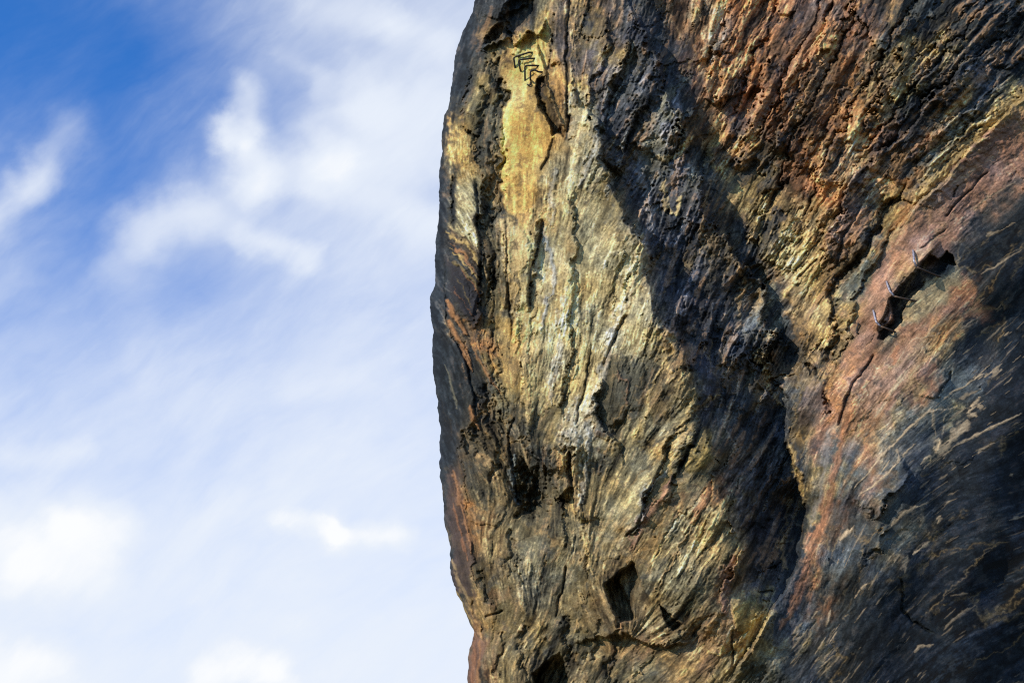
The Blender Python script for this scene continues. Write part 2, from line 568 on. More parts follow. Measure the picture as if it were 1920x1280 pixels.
def paint(pts, c, amt=.85, soft=10.0, warp=1.0, var=.25, h=0.0, con=None):
    sl = box(pts, 30)
    ins = inside(pts, sl, warp)
    d, s, p = polydist(list(pts) + [pts[0]], sl, warp)
    k = np.where(ins, .5 + .5 * np.clip(d / soft, 0, 1), .5 - .5 * np.clip(d / soft, 0, 1)) 
    k = k * k * (3 - 2 * k) * amt
    c = np.array(PAL[c] if isinstance(c, str) else c, np.float32)
    v = (1 + var * (.6 * l_mid[sl] + .6 * n_f[sl])).clip(.35, 1.8)
    ALB[sl] = ALB[sl] * (1 - k[..., None]) + c * v[..., None] * k[..., None]
    H[sl] += (h * k).astype(np.float32)
    if con is not None:
        CONTRAST[sl] = CONTRAST[sl] * (1 - k) + con * k


# ---- regions of mood: how strongly banded / craggy each part of the face is
def region(pts, target, val, soft=25):
    sl = box(pts, soft * 1.5)
    ins = inside(pts, sl, 1.0)
    d, s, p = polydist(list(pts) + [pts[0]], sl, 1.0)
    k = np.where(ins, .5 + .5 * np.clip(d / soft, 0, 1), .5 - .5 * np.clip(d / soft, 0, 1))
    target[sl] = target[sl] * (1 - k) + val * k


CRAG = np.full_like(XX, .55)
SLABP = [(2600, 60), (1920, 180), (1800, 305), (1700, 400), (1610, 520), (1560, 690), (1520, 850), (1505, 1000), (1440, 1150), (1350, 1600), (2600, 1600)]
R3P = [(1190, -300), (1260, 80), (1300, 160), (1350, 310), (1430, 450), (1500, 600), (1510, 680), (1560, 680), (1600, 530), (1690, 400), (1800, 300), (2600, 60), (2600, -300)]
R2P = [(1060, -300), (1090, 170), (1125, 310), (1210, 460), (1250, 620), (1310, 760), (1340, 880), (1390, 1010), (1390, 1100), (1430, 1150), (1500, 1010), (1505, 900), (1470, 800), (1500, 640), (1430, 450), (1350, 310), (1290, 130), (1190, -300)]
region(R3P, CRAG, 1.0)
region(R2P, CRAG, .9)
region(SLABP, CRAG, .28)
region([(950, 120), (1010, 160), (1050, 260), (1020, 330), (960, 390), (930, 300), (945, 200)], CRAG, .15)
region([(800, -300), (900, -300), (880, 100), (850, 220), (835, 420), (830, 560), (850, 680), (860, 800), (870, 1000), (890, 1200), (800, 1600)], CRAG, .40)
region(R3P, CONTRAST, 1.45)
region(R2P, CONTRAST, 1.1)
region(SLABP, CONTRAST, .75)

# ---- the big steps of the face
RIDGE = [(1075, 60), (1085, 175), (1115, 240), (1122, 310), (1150, 370), (1180, 420), (1210, 460), (1215, 540), (1240, 600), (1270, 640), (1290, 700), (1310, 760), (1330, 830), (1345, 880), (1365, 950), (1392, 1010), (1380, 1060), (1400, 1115)]
step(RIDGE, -.62, 140, side=-1, edge=7, e=.2)       # the ground right of the ridge drops away
step(RIDGE, .25, 60, side=1, edge=6)
CRAGS = [(1172, -40), (1205, 40), (1232, 90), (1246, 130), (1252, 175), (1266, 205), (1284, 255), (1302, 320), (1322, 380), (1352, 425), (1372, 470), (1395, 515), (1420, 545), (1430, 590), (1448, 630), (1455, 690), (1450, 760)]
step(CRAGS, .75, 75, side=1, edge=5, warp=1.6)
step([(1440, 700), (1475, 745), (1470, 800), (1472, 830), (1505, 900), (1510, 960), (1505, 1010), (1490, 1060), (1465, 1110), (1440, 1150), (1425, 1190), (1395, 1240), (1360, 1300)], 1.1, 170, side=-1, edge=5, warp=.5, e=.12)
# ledges between the craggy beds and the smooth slab, upper right
step([(1990, 110), (1920, 180), (1860, 240), (1830, 270), (1800, 302), (1770, 340), (1730, 370), (1690, 420), (1650, 470)], .38, 70, side=-1, edge=4, warp=.5)
step([(1960, 100), (1900, 160), (1860, 205), (1820, 245), (1780, 275), (1740, 320), (1700, 370)], .25, 50, side=-1, edge=5)
step([(1850, 80), (1800, 135), (1740, 200), (1690, 245), (1640, 285), (1600, 335), (1565, 400), (1545, 440), (1530, 500)], .55, 80, side=-1, edge=6, warp=1.3)
step([(1890, 160), (1840, 190), (1790, 215), (1740, 260), (1700, 290)], .25, 50, side=-1, edge=5, warp=1.3)
groove([(1700, 330), (1660, 400), (1625, 450), (1590, 500), (1568, 540), (1564, 590), (1573, 625), (1555, 660), (1560, 700)], .30, 7, 'B', amt=.6)
step([(1690, 420), (1650, 470), (1612, 520), (1595, 580), (1580, 640), (1560, 690)], .18, 60, side=1, edge=5)
for L in ([(1560, 20), (1530, 90), (1505, 150), (1470, 230), (1440, 300)], [(1450, 90), (1420, 180), (1400, 250), (1385, 320)],
          [(1640, 60), (1610, 130), (1570, 200), (1540, 280), (1520, 360)], [(1380, -20), (1350, 60), (1320, 110)],
          [(1720, 20), (1680, 90), (1650, 170), (1610, 250)], [(1780, 60), (1740, 110), (1700, 160)],
          [(1480, 160), (1440, 230), (1425, 290)], [(1600, 300), (1560, 360), (1520, 420)],
          [(1440, 380), (1420, 420), (1400, 440)], [(1330, 110), (1310, 160), (1330, 200)]):
    step(L, .34, 55, side=-1, edge=5, warp=1.6)
step([(1720, 880), (1690, 905), (1665, 940), (1640, 975)], .22, 40, side=1, edge=4)
step([(1660, 985), (1655, 1010), (1652, 1045)], .20, 30, side=1, edge=4)
step([(1790, 690), (1765, 722), (1752, 750)], .10, 30, side=1, edge=3)
for L in ([(1640, -40), (1590, 60), (1545, 150), (1500, 240), (1470, 310), (1455, 360)], [(1740, -40), (1680, 60), (1630, 150), (1580, 240), (1530, 330), (1500, 400)],
          [(1560, -40), (1520, 40), (1480, 120), (1440, 210), (1410, 270)], [(1880, -20), (1800, 70), (1730, 140), (1670, 220), (1600, 290)],
          [(1900, 60), (1830, 110), (1770, 160), (1715, 215)], [(1480, -40), (1450, 40), (1410, 130), (1375, 220)]):
    groove(L, .16, 3.4, 'K', warp=1.0, amt=.75)
    step(L, .16, 45, side=-1, edge=4, warp=1.0)
# shelves on the main wall
for L, h, dc, sd in (
    ([(1195, 450), (1170, 540), (1160, 600), (1125, 680), (1105, 760), (1115, 800)], .16, 40, -1),
    ([(1075, 350), (1080, 430), (1065, 520), (1075, 620), (1062, 700), (1050, 800)], .16, 45, 1),
    ([(1255, 650), (1230, 700), (1205, 770), (1190, 850)], .18, 50, -1),
    ([(1125, 700), (1117, 745), (1130, 800), (1150, 825), (1165, 825)], .28, 40, 1),
    ([(1270, 800), (1240, 870), (1220, 910), (1200, 970), (1180, 1020)], .25, 45, 1),
    ([(1318, 780), (1290, 850), (1265, 900), (1245, 960)], .22, 40, 1),
    ([(1340, 740), (1290, 790), (1255, 830)], .14, 35, 1),
    ([(1035, 820), (1025, 860), (1040, 930), (1055, 925), (1085, 900)], .45, 45, -1),
    ([(1062, 810), (1072, 870), (1082, 930), (1092, 985)], .3, 35, -1),
    ([(965, 640), (975, 720), (990, 790), (1005, 850), (1020, 900)], .35, 60, -1),
    ([(950, 310), (945, 400), (950, 480), (955, 560), (950, 640)], .22, 60, -1),
    ([(1020, 400), (1010, 440), (1000, 490), (993, 540), (990, 590)], .22, 45, 1),
    ([(1390, 1010), (1370, 1080), (1345, 1140), (1310, 1190)], .35, 40, -1),
    ([(1005, 1200), (1060, 1150), (1090, 1110), (1110, 1060)], .2, 50, 1),
    ([(1085, 1200), (1150, 1190), (1230, 1210), (1300, 1190)], .25, 50, -1),
    ([(905, 320), (902, 400), (903, 480), (898, 560), (880, 620)], .25, 35, 1),
    ([(1040, 0), (1032, 60), (1024, 100), (1027, 130)], .25, 40, -1),
    ([(1140, 20), (1130, 120), (1100, 200)], .2, 50, 1),
    ([(1185, 60), (1170, 110), (1150, 160), (1135, 220), (1122, 260)], .35, 40, 1),
    ([(1230, 160), (1200, 220), (1170, 280), (1150, 330)], .30, 45, 1),
    ([(1300, 200), (1260, 260), (1230, 310)], .28, 40, 1),
    ([(1340, 560), (1330, 620), (1300, 700)], .3, 50, 1),
    ([(1400, 640), (1430, 700), (1450, 760)], .3, 40, 1),
    ([(1400, 880), (1370, 960), (1380, 1000)], .3, 40, -1),
):
    step(L, h, dc, side=sd, edge=4, warp=1.0)

# the ochre gully under its blocky roof, folds on its left
step([(902, 90), (922, 84), (942, 74), (962, 86), (985, 66), (1006, 58), (1022, 20)], .30, 40, side=-1, edge=3, warp=.8)
step([(930, 40), (945, 22), (965, 16), (985, 8)], .25, 25, side=-1, edge=3)
step([(946, 34), (950, 60), (956, 84)], .22, 22, side=-1, edge=3)
step([(952, 92), (975, 118), (1003, 148), (1012, 190), (1032, 234)], .16, 34, side=-1, edge=3, warp=.5)
step([(1002, 72), (1014, 110), (1026, 143), (1027, 178), (1050, 214), (1062, 244)], .22, 34, side=1, edge=3, warp=.5)
for L, dp, w in (
    ([(915, 108), (936, 165), (926, 235), (940, 300), (932, 380), (940, 470)], .16, 6), ([(898, 150), (905, 215), (890, 262), (896, 330)], .14, 6),
    ([(946, 140), (940, 215), (948, 262), (936, 320)], .14, 5), ([(912, 262), (924, 330), (914, 405), (930, 470), (924, 540)], .16, 7),
    ([(880, 120), (870, 180), (862, 220)], .10, 4), ([(925, 600), (915, 680), (940, 760), (960, 820)], .08, 3),
    ([(935, 640), (930, 700), (955, 770)], .08, 3), ([(910, 720), (915, 790), (940, 850), (935, 900)], .14, 6),
    ([(890, 740), (900, 800), (920, 860)], .12, 5), ([(925, 760), (950, 830), (945, 880)], .12, 5),
    ([(960, 1000), (965, 1060), (975, 1110)], .10, 4), ([(905, 1050), (915, 1090), (905, 1130)], .10, 5), ([(955, 990), (950, 1040), (960, 1090)], .12, 6),
    ([(930, 1180), (945, 1215), (935, 1260)], .10, 5), ([(985, 1170), (975, 1215), (990, 1260)], .10, 5), ([(1060, 1150), (1075, 1210), (1065, 1270)], .12, 6),
    ([(1150, 1180), (1145, 1230), (1150, 1290)], .12, 5), ([(1120, 1150), (1112, 1200), (1120, 1250)], .10, 5)):
    groove(L, dp, w, 'D', warp=1.2, amt=.6)
# ---- hollows
pit([(1132, 1096), (1160, 1074), (1186, 1050), (1222, 1128), (1212, 1148), (1196, 1165), (1160, 1165), (1146, 1140), (1135, 1112)], .55, 5, 'T', .7, warp=.35, tilt=(-.0095, 0))
pit([(1132, 1098), (1160, 1076), (1172, 1100), (1192, 1150), (1188, 1164), (1160, 1164), (1146, 1140)], .25, 8, 'B', .6, warp=.35)
pit([(1236, 1126), (1262, 1146), (1281, 1170), (1278, 1178), (1262, 1182), (1246, 1164)], .35, 4, 'B', .8, warp=.4)
pit([(998, 1258), (1050, 1218), (1068, 1248), (1100, 1400), (1010, 1400)], .65, 6, 'O', .6, warp=.4, tilt=(-.007, 0))
pit([(1152, 1152), (1162, 1152), (1163, 1178), (1153, 1178)], .3, 4, 'K', .6, warp=.3)
pit([(1003, 147), (1024, 142), (1026, 175), (1048, 215), (1061, 245), (1057, 262), (1044, 250), (1036, 258), (1028, 232), (1006, 195), (1001, 170)], .5, 5, 'B', .8, warp=.4)
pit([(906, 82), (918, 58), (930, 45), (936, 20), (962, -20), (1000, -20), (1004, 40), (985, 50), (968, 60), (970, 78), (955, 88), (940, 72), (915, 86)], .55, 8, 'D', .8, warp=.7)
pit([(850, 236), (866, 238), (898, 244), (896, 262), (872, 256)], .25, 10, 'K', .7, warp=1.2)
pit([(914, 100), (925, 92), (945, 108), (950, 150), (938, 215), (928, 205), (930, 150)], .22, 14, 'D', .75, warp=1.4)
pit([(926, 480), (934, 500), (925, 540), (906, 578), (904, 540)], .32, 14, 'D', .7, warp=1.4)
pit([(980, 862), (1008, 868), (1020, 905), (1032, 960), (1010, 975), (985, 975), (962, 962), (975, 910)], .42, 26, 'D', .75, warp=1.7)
pit([(1050, 838), (1078, 832), (1085, 858), (1068, 872), (1062, 905), (1052, 880)], .28, 14, 'D', .6, warp=1.5)
pit([(1025, 915), (1045, 932), (1080, 925), (1085, 950), (1050, 958), (1030, 950)], .25, 14, 'D', .6, warp=1.5)
pit([(868, 800), (895, 800), (912, 840), (905, 870), (872, 850), (862, 820)], .2, 18, 'D', .55, warp=1.5)
pit([(1508, 684), (1530, 680), (1548, 694), (1546, 712), (1528, 722), (1508, 712)], .35, 14, 'K', .6, warp=1.3)
pit([(1546, 742), (1564, 738), (1568, 764), (1550, 772)], .25, 10, 'D', .6, warp=1.3)
pit([(1180, 755), (1186, 790), (1172, 828), (1150, 824), (1135, 800), (1165, 790)], .15, 12, 'B', .5)
pit([(1390, 170), (1430, 150), (1425, 200), (1395, 225), (1370, 215)], .3, 12, 'K', .6)
pit([(1545, 20), (1570, 0), (1560, 40), (1540, 50)], .3, 8, 'K', .6)
pit([(1450, 20), (1490, 15), (1495, 45), (1460, 40)], .2, 10, 'K', .6)
pit([(1690, 220), (1650, 270), (1600, 325), (1560, 400), (1548, 440), (1580, 440), (1640, 370), (1680, 300)], .18, 18, 'D', .6)
# the cut niche with the iron brackets
NICHE = [(1742, 480), (1757, 486), (1775, 470), (1787, 480), (1799, 500), (1777, 499), (1765, 517), (1740, 527), (1720, 552), (1697, 577), (1692, 600), (1675, 622), (1655, 640), (1640, 636), (1646, 620), (1660, 610), (1672, 590), (1668, 572), (1668, 560), (1688, 545), (1722, 500)]
step([(1765, 455), (1742, 480), (1722, 500), (1687, 545), (1667, 560), (1655, 590), (1642, 622)], .42, 34, side=1, edge=3, warp=.35)
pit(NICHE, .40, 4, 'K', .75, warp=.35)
paint([(1742, 478), (1722, 498), (1688, 542), (1667, 556), (1650, 590), (1640, 620), (1632, 610), (1645, 570), (1680, 520), (1715, 480), (1735, 465)], 'O', .6, 6)
paint([(1655, 590), (1664, 578), (1672, 586), (1662, 606), (1654, 612)], 'P', .8, 4, h=.18)
paint([(1740, 527), (1765, 517), (1778, 500), (1800, 500), (1814, 520), (1790, 545), (1765, 575), (1735, 600), (1700, 605), (1694, 585), (1720, 552)], (.24, .19, .11), .8, 8, var=.15, con=.4)
paint([(1814, 520), (1824, 545), (1840, 578), (1852, 604), (1845, 612), (1800, 590), (1765, 610), (1735, 640), (1700, 660), (1680, 690), (1672, 650), (1690, 608), (1735, 598), (1765, 575), (1790, 545)], (.29, .135, .078), .75, 10, var=.25, con=.6)
# black water stain right of the fresh patch
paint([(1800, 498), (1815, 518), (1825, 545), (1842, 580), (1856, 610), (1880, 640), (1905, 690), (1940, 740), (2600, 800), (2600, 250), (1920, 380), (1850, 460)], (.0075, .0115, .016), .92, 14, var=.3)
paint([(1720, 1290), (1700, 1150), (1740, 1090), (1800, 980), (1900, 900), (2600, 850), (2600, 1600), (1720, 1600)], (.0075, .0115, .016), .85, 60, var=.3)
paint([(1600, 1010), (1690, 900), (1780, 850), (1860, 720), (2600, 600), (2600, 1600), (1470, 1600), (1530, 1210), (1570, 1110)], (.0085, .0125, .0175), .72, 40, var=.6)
paint([(1640, 1000), (1700, 975), (1745, 985), (1730, 1020), (1690, 1045), (1655, 1040)], 'S', .45, 10, var=.4)
paint([(1560, 1030), (1600, 1010), (1620, 1040), (1580, 1090), (1550, 1080)], 'S', .45, 14, var=.4)
paint([(1490, 1180), (1505, 1130), (1530, 1100), (1525, 1140), (1500, 1195)], 'S', .6, 8, var=.3)
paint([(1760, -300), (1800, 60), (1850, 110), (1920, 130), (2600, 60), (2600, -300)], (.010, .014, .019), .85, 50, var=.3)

paint([(1190, -300), (1620, -300), (1640, 120), (1700, 260), (1640, 350), (1560, 480), (1530, 680), (1500, 600), (1430, 450), (1350, 310), (1290, 130)], (.36, .145, .050), .32, 30, var=.6)
paint([(1410, 320), (1500, 380), (1560, 560), (1520, 680), (1500, 600), (1430, 450), (1350, 310)], (.36, .26, .105), .5, 25, var=.4)
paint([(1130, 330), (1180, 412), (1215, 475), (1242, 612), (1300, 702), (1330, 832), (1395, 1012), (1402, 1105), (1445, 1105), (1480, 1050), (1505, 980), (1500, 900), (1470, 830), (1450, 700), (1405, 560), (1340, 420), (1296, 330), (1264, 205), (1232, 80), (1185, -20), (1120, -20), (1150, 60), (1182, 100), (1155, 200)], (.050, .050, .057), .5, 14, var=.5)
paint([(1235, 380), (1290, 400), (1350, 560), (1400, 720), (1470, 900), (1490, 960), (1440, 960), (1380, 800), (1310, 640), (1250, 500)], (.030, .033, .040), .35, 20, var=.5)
paint([(955, 560), (1000, 420), (1060, 320), (1120, 300), (1190, 430), (1160, 620), (1110, 780), (1060, 830), (1000, 830), (965, 700)], (.33, .275, .135), .42, 40, var=.4)
paint([(880, 820), (960, 800), (1010, 880), (1080, 900), (1150, 860), (1320, 880), (1400, 1010), (1420, 1150), (1370, 1600), (880, 1600), (870, 1000)], (.098, .086, .052), .66, 40, var=.5)  # dimmer light on the lower wall, put into the rock colour
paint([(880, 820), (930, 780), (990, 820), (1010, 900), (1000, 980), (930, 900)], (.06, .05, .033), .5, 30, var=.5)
paint([(888, 110), (930, 100), (950, 130), (940, 260), (945, 400), (952, 520), (925, 600), (903, 560), (902, 400), (890, 300), (880, 200)], (.075, .066, .036), .5, 14, var=.6)
paint([(1060, 420), (1120, 380), (1180, 430), (1208, 520), (1232, 620), (1200, 690), (1130, 710), (1085, 790), (1050, 700)], (.37, .32, .185), .55, 30, var=.3)
paint([(1210, 560), (1250, 640), (1290, 720), (1320, 830), (1260, 900), (1200, 960), (1140, 960), (1150, 860), (1210, 800), (1230, 690)], (.22, .195, .11), .4, 30, var=.4)
paint([(1020, 320), (1005, 405), (1060, 430), (1112, 405), (1120, 285), (1088, 182), (1069, 172), (1066, 262), (1040, 272)], (.37, .315, .17), .55, 14, var=.3)
# ---- colour patches with a shape of their own
paint([(950, 125), (975, 130), (1000, 150), (1005, 195), (1030, 235), (1038, 258), (1020, 320), (1012, 370), (1000, 412), (960, 400), (945, 380), (935, 300), (948, 210)], (.52, .35, .125), .85, 8, var=.22, con=.35)
paint([(945, 405), (960, 410), (985, 440), (1000, 475), (985, 510), (970, 540), (965, 580), (960, 640), (952, 660), (952, 500)], 'C', .8, 5, var=.15, h=.1, con=.4)
paint([(960, 70), (985, 60), (1000, 75), (1015, 120), (1025, 145), (1003, 147), (975, 120), (950, 100)], 'Y', .7, 10, var=.25, con=.5)
paint([(1030, 90), (1045, 120), (1062, 165), (1064, 240), (1050, 215), (1028, 175), (1025, 135)], (.45, .27, .10), .8, 8, var=.2)
paint([(852, 262), (870, 255), (887, 262), (885, 310), (868, 318), (852, 300), (848, 280)], 'Y', .55, 8)
paint([(855, 330), (868, 322), (890, 365), (896, 420), (898, 460), (880, 445), (855, 420), (853, 370)], (.25, .215, .115), .85, 8, var=.4)
# pale strands on the main wall
PALE = (
    ([(1210, 440), (1190, 520), (1160, 600), (1140, 680), (1115, 740), (1105, 800), (1098, 900), (1096, 960)], 8, 'W', .75),
    ([(1200, 430), (1195, 500), (1178, 560), (1162, 620)], 9, 'C', .8),
    ([(1096, 945), (1100, 1000), (1106, 1040), (1112, 1080)], 8, 'C', .8),
    ([(1060, 540), (1048, 620), (1045, 680), (1030, 760)], 7, 'W', .55),
    ([(1020, 420), (1030, 470), (1032, 540), (1010, 620)], 6, (.33, .36, .38), .6),
    ([(1050, 310), (1040, 380), (1035, 430)], 7, 'W', .5),
    ([(1118, 240), (1105, 300), (1090, 360)], 7, 'W', .7),
    ([(1000, 640), (985, 720), (1000, 800)], 9, 'C', .6),
    ([(1085, 740), (1075, 800), (1062, 840)], 11, 'W', .7),
    ([(1180, 250), (1150, 320), (1130, 380)], 5, 'W', .5),
    ([(1190, 70), (1180, 110), (1168, 150)], 6, 'L', .8),
    ([(1172, 140), (1150, 190), (1135, 230)], 4, 'W', .8),
    ([(1255, 640), (1245, 680), (1225, 720), (1205, 760)], 4, 'C', .7),
    ([(1345, 740), (1310, 770), (1270, 800)], 4, 'C', .5),
    ([(1250, 880), (1210, 920), (1190, 1000)], 7, (.30, .33, .33), .5),
    ([(1260, 900), (1235, 940), (1205, 970), (1185, 1040)], 12, 'P', .8),
    ([(1160, 690), (1168, 730), (1176, 765)], 4.5, (.30, .16, .09), .9),
    ([(1295, 990), (1278, 1030), (1250, 1070), (1228, 1110)], 4, 'T', .8),
    ([(1335, 900), (1320, 940), (1300, 985)], 8, 'R', .6),
    ([(1200, 320), (1215, 380), (1222, 440)], 11, (.28, .25, .23), .7),
    ([(1240, 330), (1245, 380), (1255, 400)], 6, 'C', .7),
    ([(1270, 370), (1262, 400)], 5, 'C', .8),
    ([(1250, 160), (1230, 215), (1205, 270)], 8, 'L', .7),
    ([(1275, 160), (1262, 210), (1240, 270)], 9, (.15, .16, .19), .6),
    ([(1300, 255), (1255, 290), (1225, 300)], 11, 'C', .6),
    ([(1330, 330), (1320, 410), (1315, 480)], 5, 'T', .5),
    ([(1380, 480), (1385, 540), (1378, 600)], 7, 'T', .6),
    ([(1450, 530), (1435, 590), (1415, 620)], 9, 'L', .6),
    ([(1300, 540), (1285, 580), (1282, 600)], 5, (.26, .23, .22), .7),
    ([(1380, 720), (1365, 800), (1378, 855)], 5, (.33, .28, .22), .8),
    ([(1440, 690), (1448, 740), (1462, 770)], 5, 'T', .8),
    ([(1420, 650), (1428, 670), (1440, 700)], 3.5, 'C', .7),
    ([(1480, 830), (1498, 880), (1508, 930)], 6, (.50, .34, .14), .9),
    ([(1470, 1000), (1465, 1040), (1475, 1070)], 4, 'T', .6),
    ([(1330, 120), (1320, 150)], 12, 'N', .6),
    ([(1340, 70), (1310, 110)], 12, 'L', .6),
    ([(1360, 50), (1340, 90), (1325, 130)], 6, 'W', .6),
    ([(1375, 1030), (1365, 1090), (1355, 1150)], 12, 'P', .7),
    ([(1385, 1000), (1375, 1040)], 5, 'C', .7),
    ([(1400, 1110), (1385, 1135), (1378, 1140)], 8, 'C', .85),
    ([(1428, 1155), (1405, 1180), (1385, 1210), (1365, 1230)], 6, 'C', .85),
    ([(1325, 1215), (1345, 1225), (1360, 1210)], 6, 'C', .8),
    ([(965, 1175), (978, 1178)], 8, (.52, .36, .20), .8),
    ([(930, 960), (918, 1020), (925, 1050)], 13, 'C', .5),
    ([(970, 855), (967, 890), (975, 940)], 6, (.26, .30, .31), .7),
)
for L, w, c, a in PALE:
    streak(L, w, c, a, .05, warp=.8)
# bulbs, tongues and beds with their own colour
paint([(1140, 672), (1190, 660), (1206, 690), (1196, 750), (1176, 800), (1164, 824), (1140, 815), (1126, 780), (1118, 745), (1126, 708)], (.070, .068, .050), .85, 6, h=.08, con=.5)
paint([(1228, 714), (1245, 720), (1256, 770), (1248, 792), (1226, 802), (1211, 770), (1215, 738)], (.135, .105, .058), .8, 5, h=.06, con=.5)
paint([(1378, 1135), (1420, 1120), (1428, 1158), (1392, 1190), (1374, 1186)], (.12, .10, .036), .85, 5, h=.12, con=.5)
paint([(1322, 800), (1332, 805), (1330, 850), (1300, 890), (1285, 880), (1300, 840)], (.15, .125, .05), .7, 5, h=.05)
paint([(1800, 118), (1740, 178), (1690, 232), (1640, 282), (1592, 338), (1562, 398), (1550, 445), (1582, 432), (1622, 388), (1650, 340), (1692, 280), (1742, 228), (1800, 170)], (.030, .029, .032), .8, 10)
paint([(1535, 480), (1560, 430), (1600, 400), (1590, 440), (1565, 480), (1545, 520)], (.055, .036, .027), .8, 8)
paint([(1840, 150), (1880, 130), (1870, 170), (1830, 210), (1805, 215), (1815, 180)], (.06, .066, .07), .7, 8)
paint([(1910, 200), (1800, 312), (1740, 372), (1690, 432), (1640, 505), (1608, 565), (1580, 650), (1572, 690), (1600, 680), (1640, 645), (1650, 590), (1700, 510), (1740, 470), (1800, 400), (1930, 290)], (.275, .155, .108), .8, 10, var=.16, con=.5)
paint([(1690, 430), (1720, 400), (1760, 370), (1750, 400), (1710, 450), (1680, 480)], (.33, .17, .09), .6, 12, var=.15)
paint([(1600, 700), (1660, 650), (1740, 640), (1700, 720), (1640, 800), (1590, 870), (1575, 850), (1585, 770)], (.23, .15, .105), .6, 20, var=.2)
paint([(1500, 740), (1530, 715), (1550, 750), (1545, 790), (1515, 810), (1495, 800)], (.17, .125, .105), .8, 5, con=.6)
paint([(1360, 330), (1400, 330), (1440, 400), (1480, 470), (1500, 560), (1500, 590), (1470, 505), (1440, 480), (1400, 400), (1365, 370)], (.36, .26, .11), .6, 14)
paint([(1440, 450), (1500, 430), (1520, 480), (1500, 520), (1475, 500)], (.37, .27, .12), .55, 12)
paint([(1475, 560), (1500, 540), (1530, 570), (1520, 640), (1505, 650)], (.40, .26, .115), .6, 10)
paint([(1420, 290), (1460, 250), (1470, 300), (1440, 350), (1400, 340)], (.24, .21, .13), .5, 14)
paint([(1480, 200), (1530, 130), (1560, 110), (1540, 180), (1510, 240), (1490, 260)], (.30, .20, .12), .6, 14)
paint([(1540, 170), (1590, 130), (1600, 190), (1560, 230), (1545, 220)], (.40, .20, .075), .6, 14)
paint([(1570, 230), (1620, 210), (1630, 260), (1590, 300), (1560, 280)], (.36, .21, .10), .5, 14)
paint([(1480, 300), (1520, 290), (1510, 340), (1480, 345)], (.36, .17, .08), .6, 10)
paint([(1640, 290), (1700, 260), (1700, 300), (1650, 370), (1620, 390)], (.34, .19, .08), .6, 12)
paint([(1330, 20), (1370, 0), (1370, 60), (1330, 110), (1310, 100)], (.36, .24, .16), .6, 12)
paint([(1500, 15), (1540, 10), (1520, 70), (1480, 130), (1490, 70)], (.05, .04, .035), .6, 14)
paint([(1360, 150), (1400, 140), (1390, 230), (1370, 250), (1350, 200)], (.03, .03, .034), .7, 12)
paint([(1700, 0), (1760, -30), (1750, 40), (1715, 60)], (.035, .045, .055), .8, 10)

paint([(1560, 930), (1640, 850), (1740, 790), (1800, 830), (1700, 910), (1620, 1010), (1545, 1090), (1530, 1060)], (.036, .040, .044), .5, 25, var=.5)
# yellow rotten bed above the slab, the slab's orange edge
streak([(1960, 140), (1910, 185), (1880, 205), (1855, 235), (1820, 265), (1785, 300), (1740, 350), (1705, 385)], 15, (.42, .29, .11), .85, .06, rag=.8)
streak([(1720, 365), (1700, 400), (1680, 425)], 8, 'N', .6, .03)
streak([(1640, 700), (1600, 760), (1572, 840), (1560, 900), (1540, 980), (1510, 1060), (1480, 1140), (1462, 1190)], 11, (.30, .14, .075), .65, .02, rag=.35)
streak([(1560, 680), (1555, 705), (1568, 725)], 14, (.44, .25, .11), .8, .05)
streak([(1680, 650), (1672, 690)], 9, (.32, .13, .06), .6)
# ---- cracks
for L, dp, w in (
    ([(1070, -70), (1070, 0), (1065, 60), (1061, 110), (1066, 160), (1065, 240), (1058, 272)], .16, 2.4),
    ([(1036, 60), (1030, 100), (1027, 135)], .12, 2.2),
    ([(1039, 255), (1030, 290), (1018, 312), (1012, 318)], .12, 2.8),
    ([(1020, 408), (1015, 440), (1003, 482), (994, 510), (991, 590)], .14, 3.0),
    ([(853, 330), (848, 370), (856, 420)], .12, 3.5),
    ([(892, 330), (897, 400), (902, 480), (898, 550), (885, 600)], .15, 3.0),
    ([(836, 470), (834, 540), (842, 600), (868, 670), (888, 730), (892, 800)], .10, 2.2),
    ([(952, 400), (952, 500), (955, 640)], .10, 2.0),
    ([(1268, 830), (1240, 870), (1215, 920), (1195, 985), (1172, 1010)], .14, 2.6),
    ([(1320, 790), (1290, 850), (1272, 890)], .14, 2.6),
    ([(1110, 640), (1095, 730), (1085, 760), (1080, 800)], .10, 2.2),
    ([(1174, 590), (1160, 620), (1130, 690)], .12, 3),
    ([(1340, 745), (1300, 780), (1262, 812)], .10, 2.2),
    ([(905, 1155), (925, 1148), (940, 1140)], .10, 2), ([(883, 1120), (886, 1150), (902, 1175), (903, 1200)], .10, 2),
    ([(1062, 1060), (1055, 1110), (1040, 1160)], .12, 2.2), ([(965, 780), (955, 820), (965, 880), (975, 950)], .14, 2.4),
    ([(1785, 690), (1783, 705), (1765, 722), (1753, 748)], .10, 2.2), ([(1690, 1080), (1695, 1140), (1710, 1165), (1750, 1185)], .1, 2.6),
    ([(1700, 520), (1690, 535)], .08, 2.5), ([(1795, 345), (1790, 370)], .10, 2.0), ([(1855, 320), (1800, 375), (1770, 410)], .08, 1.8),
    ([(1640, 660), (1600, 720), (1585, 760), (1570, 800)], .12, 2.6), ([(1775, 432), (1752, 446), (1748, 452), (1722, 472)], .06, 1.8),
    ([(1620, 380), (1580, 440), (1565, 500)], .12, 3.0), ([(1535, 480), (1490, 530)], .08, 2.0),
    ([(1345, 1150), (1320, 1170), (1295, 1190)], .12, 3.0), ([(1420, 1110), (1452, 1105)], .1, 2.0), ([(1375, 1180), (1372, 1215), (1378, 1250)], .12, 2.2),
):
    groove(L, dp, w, 'K', warp=.35)

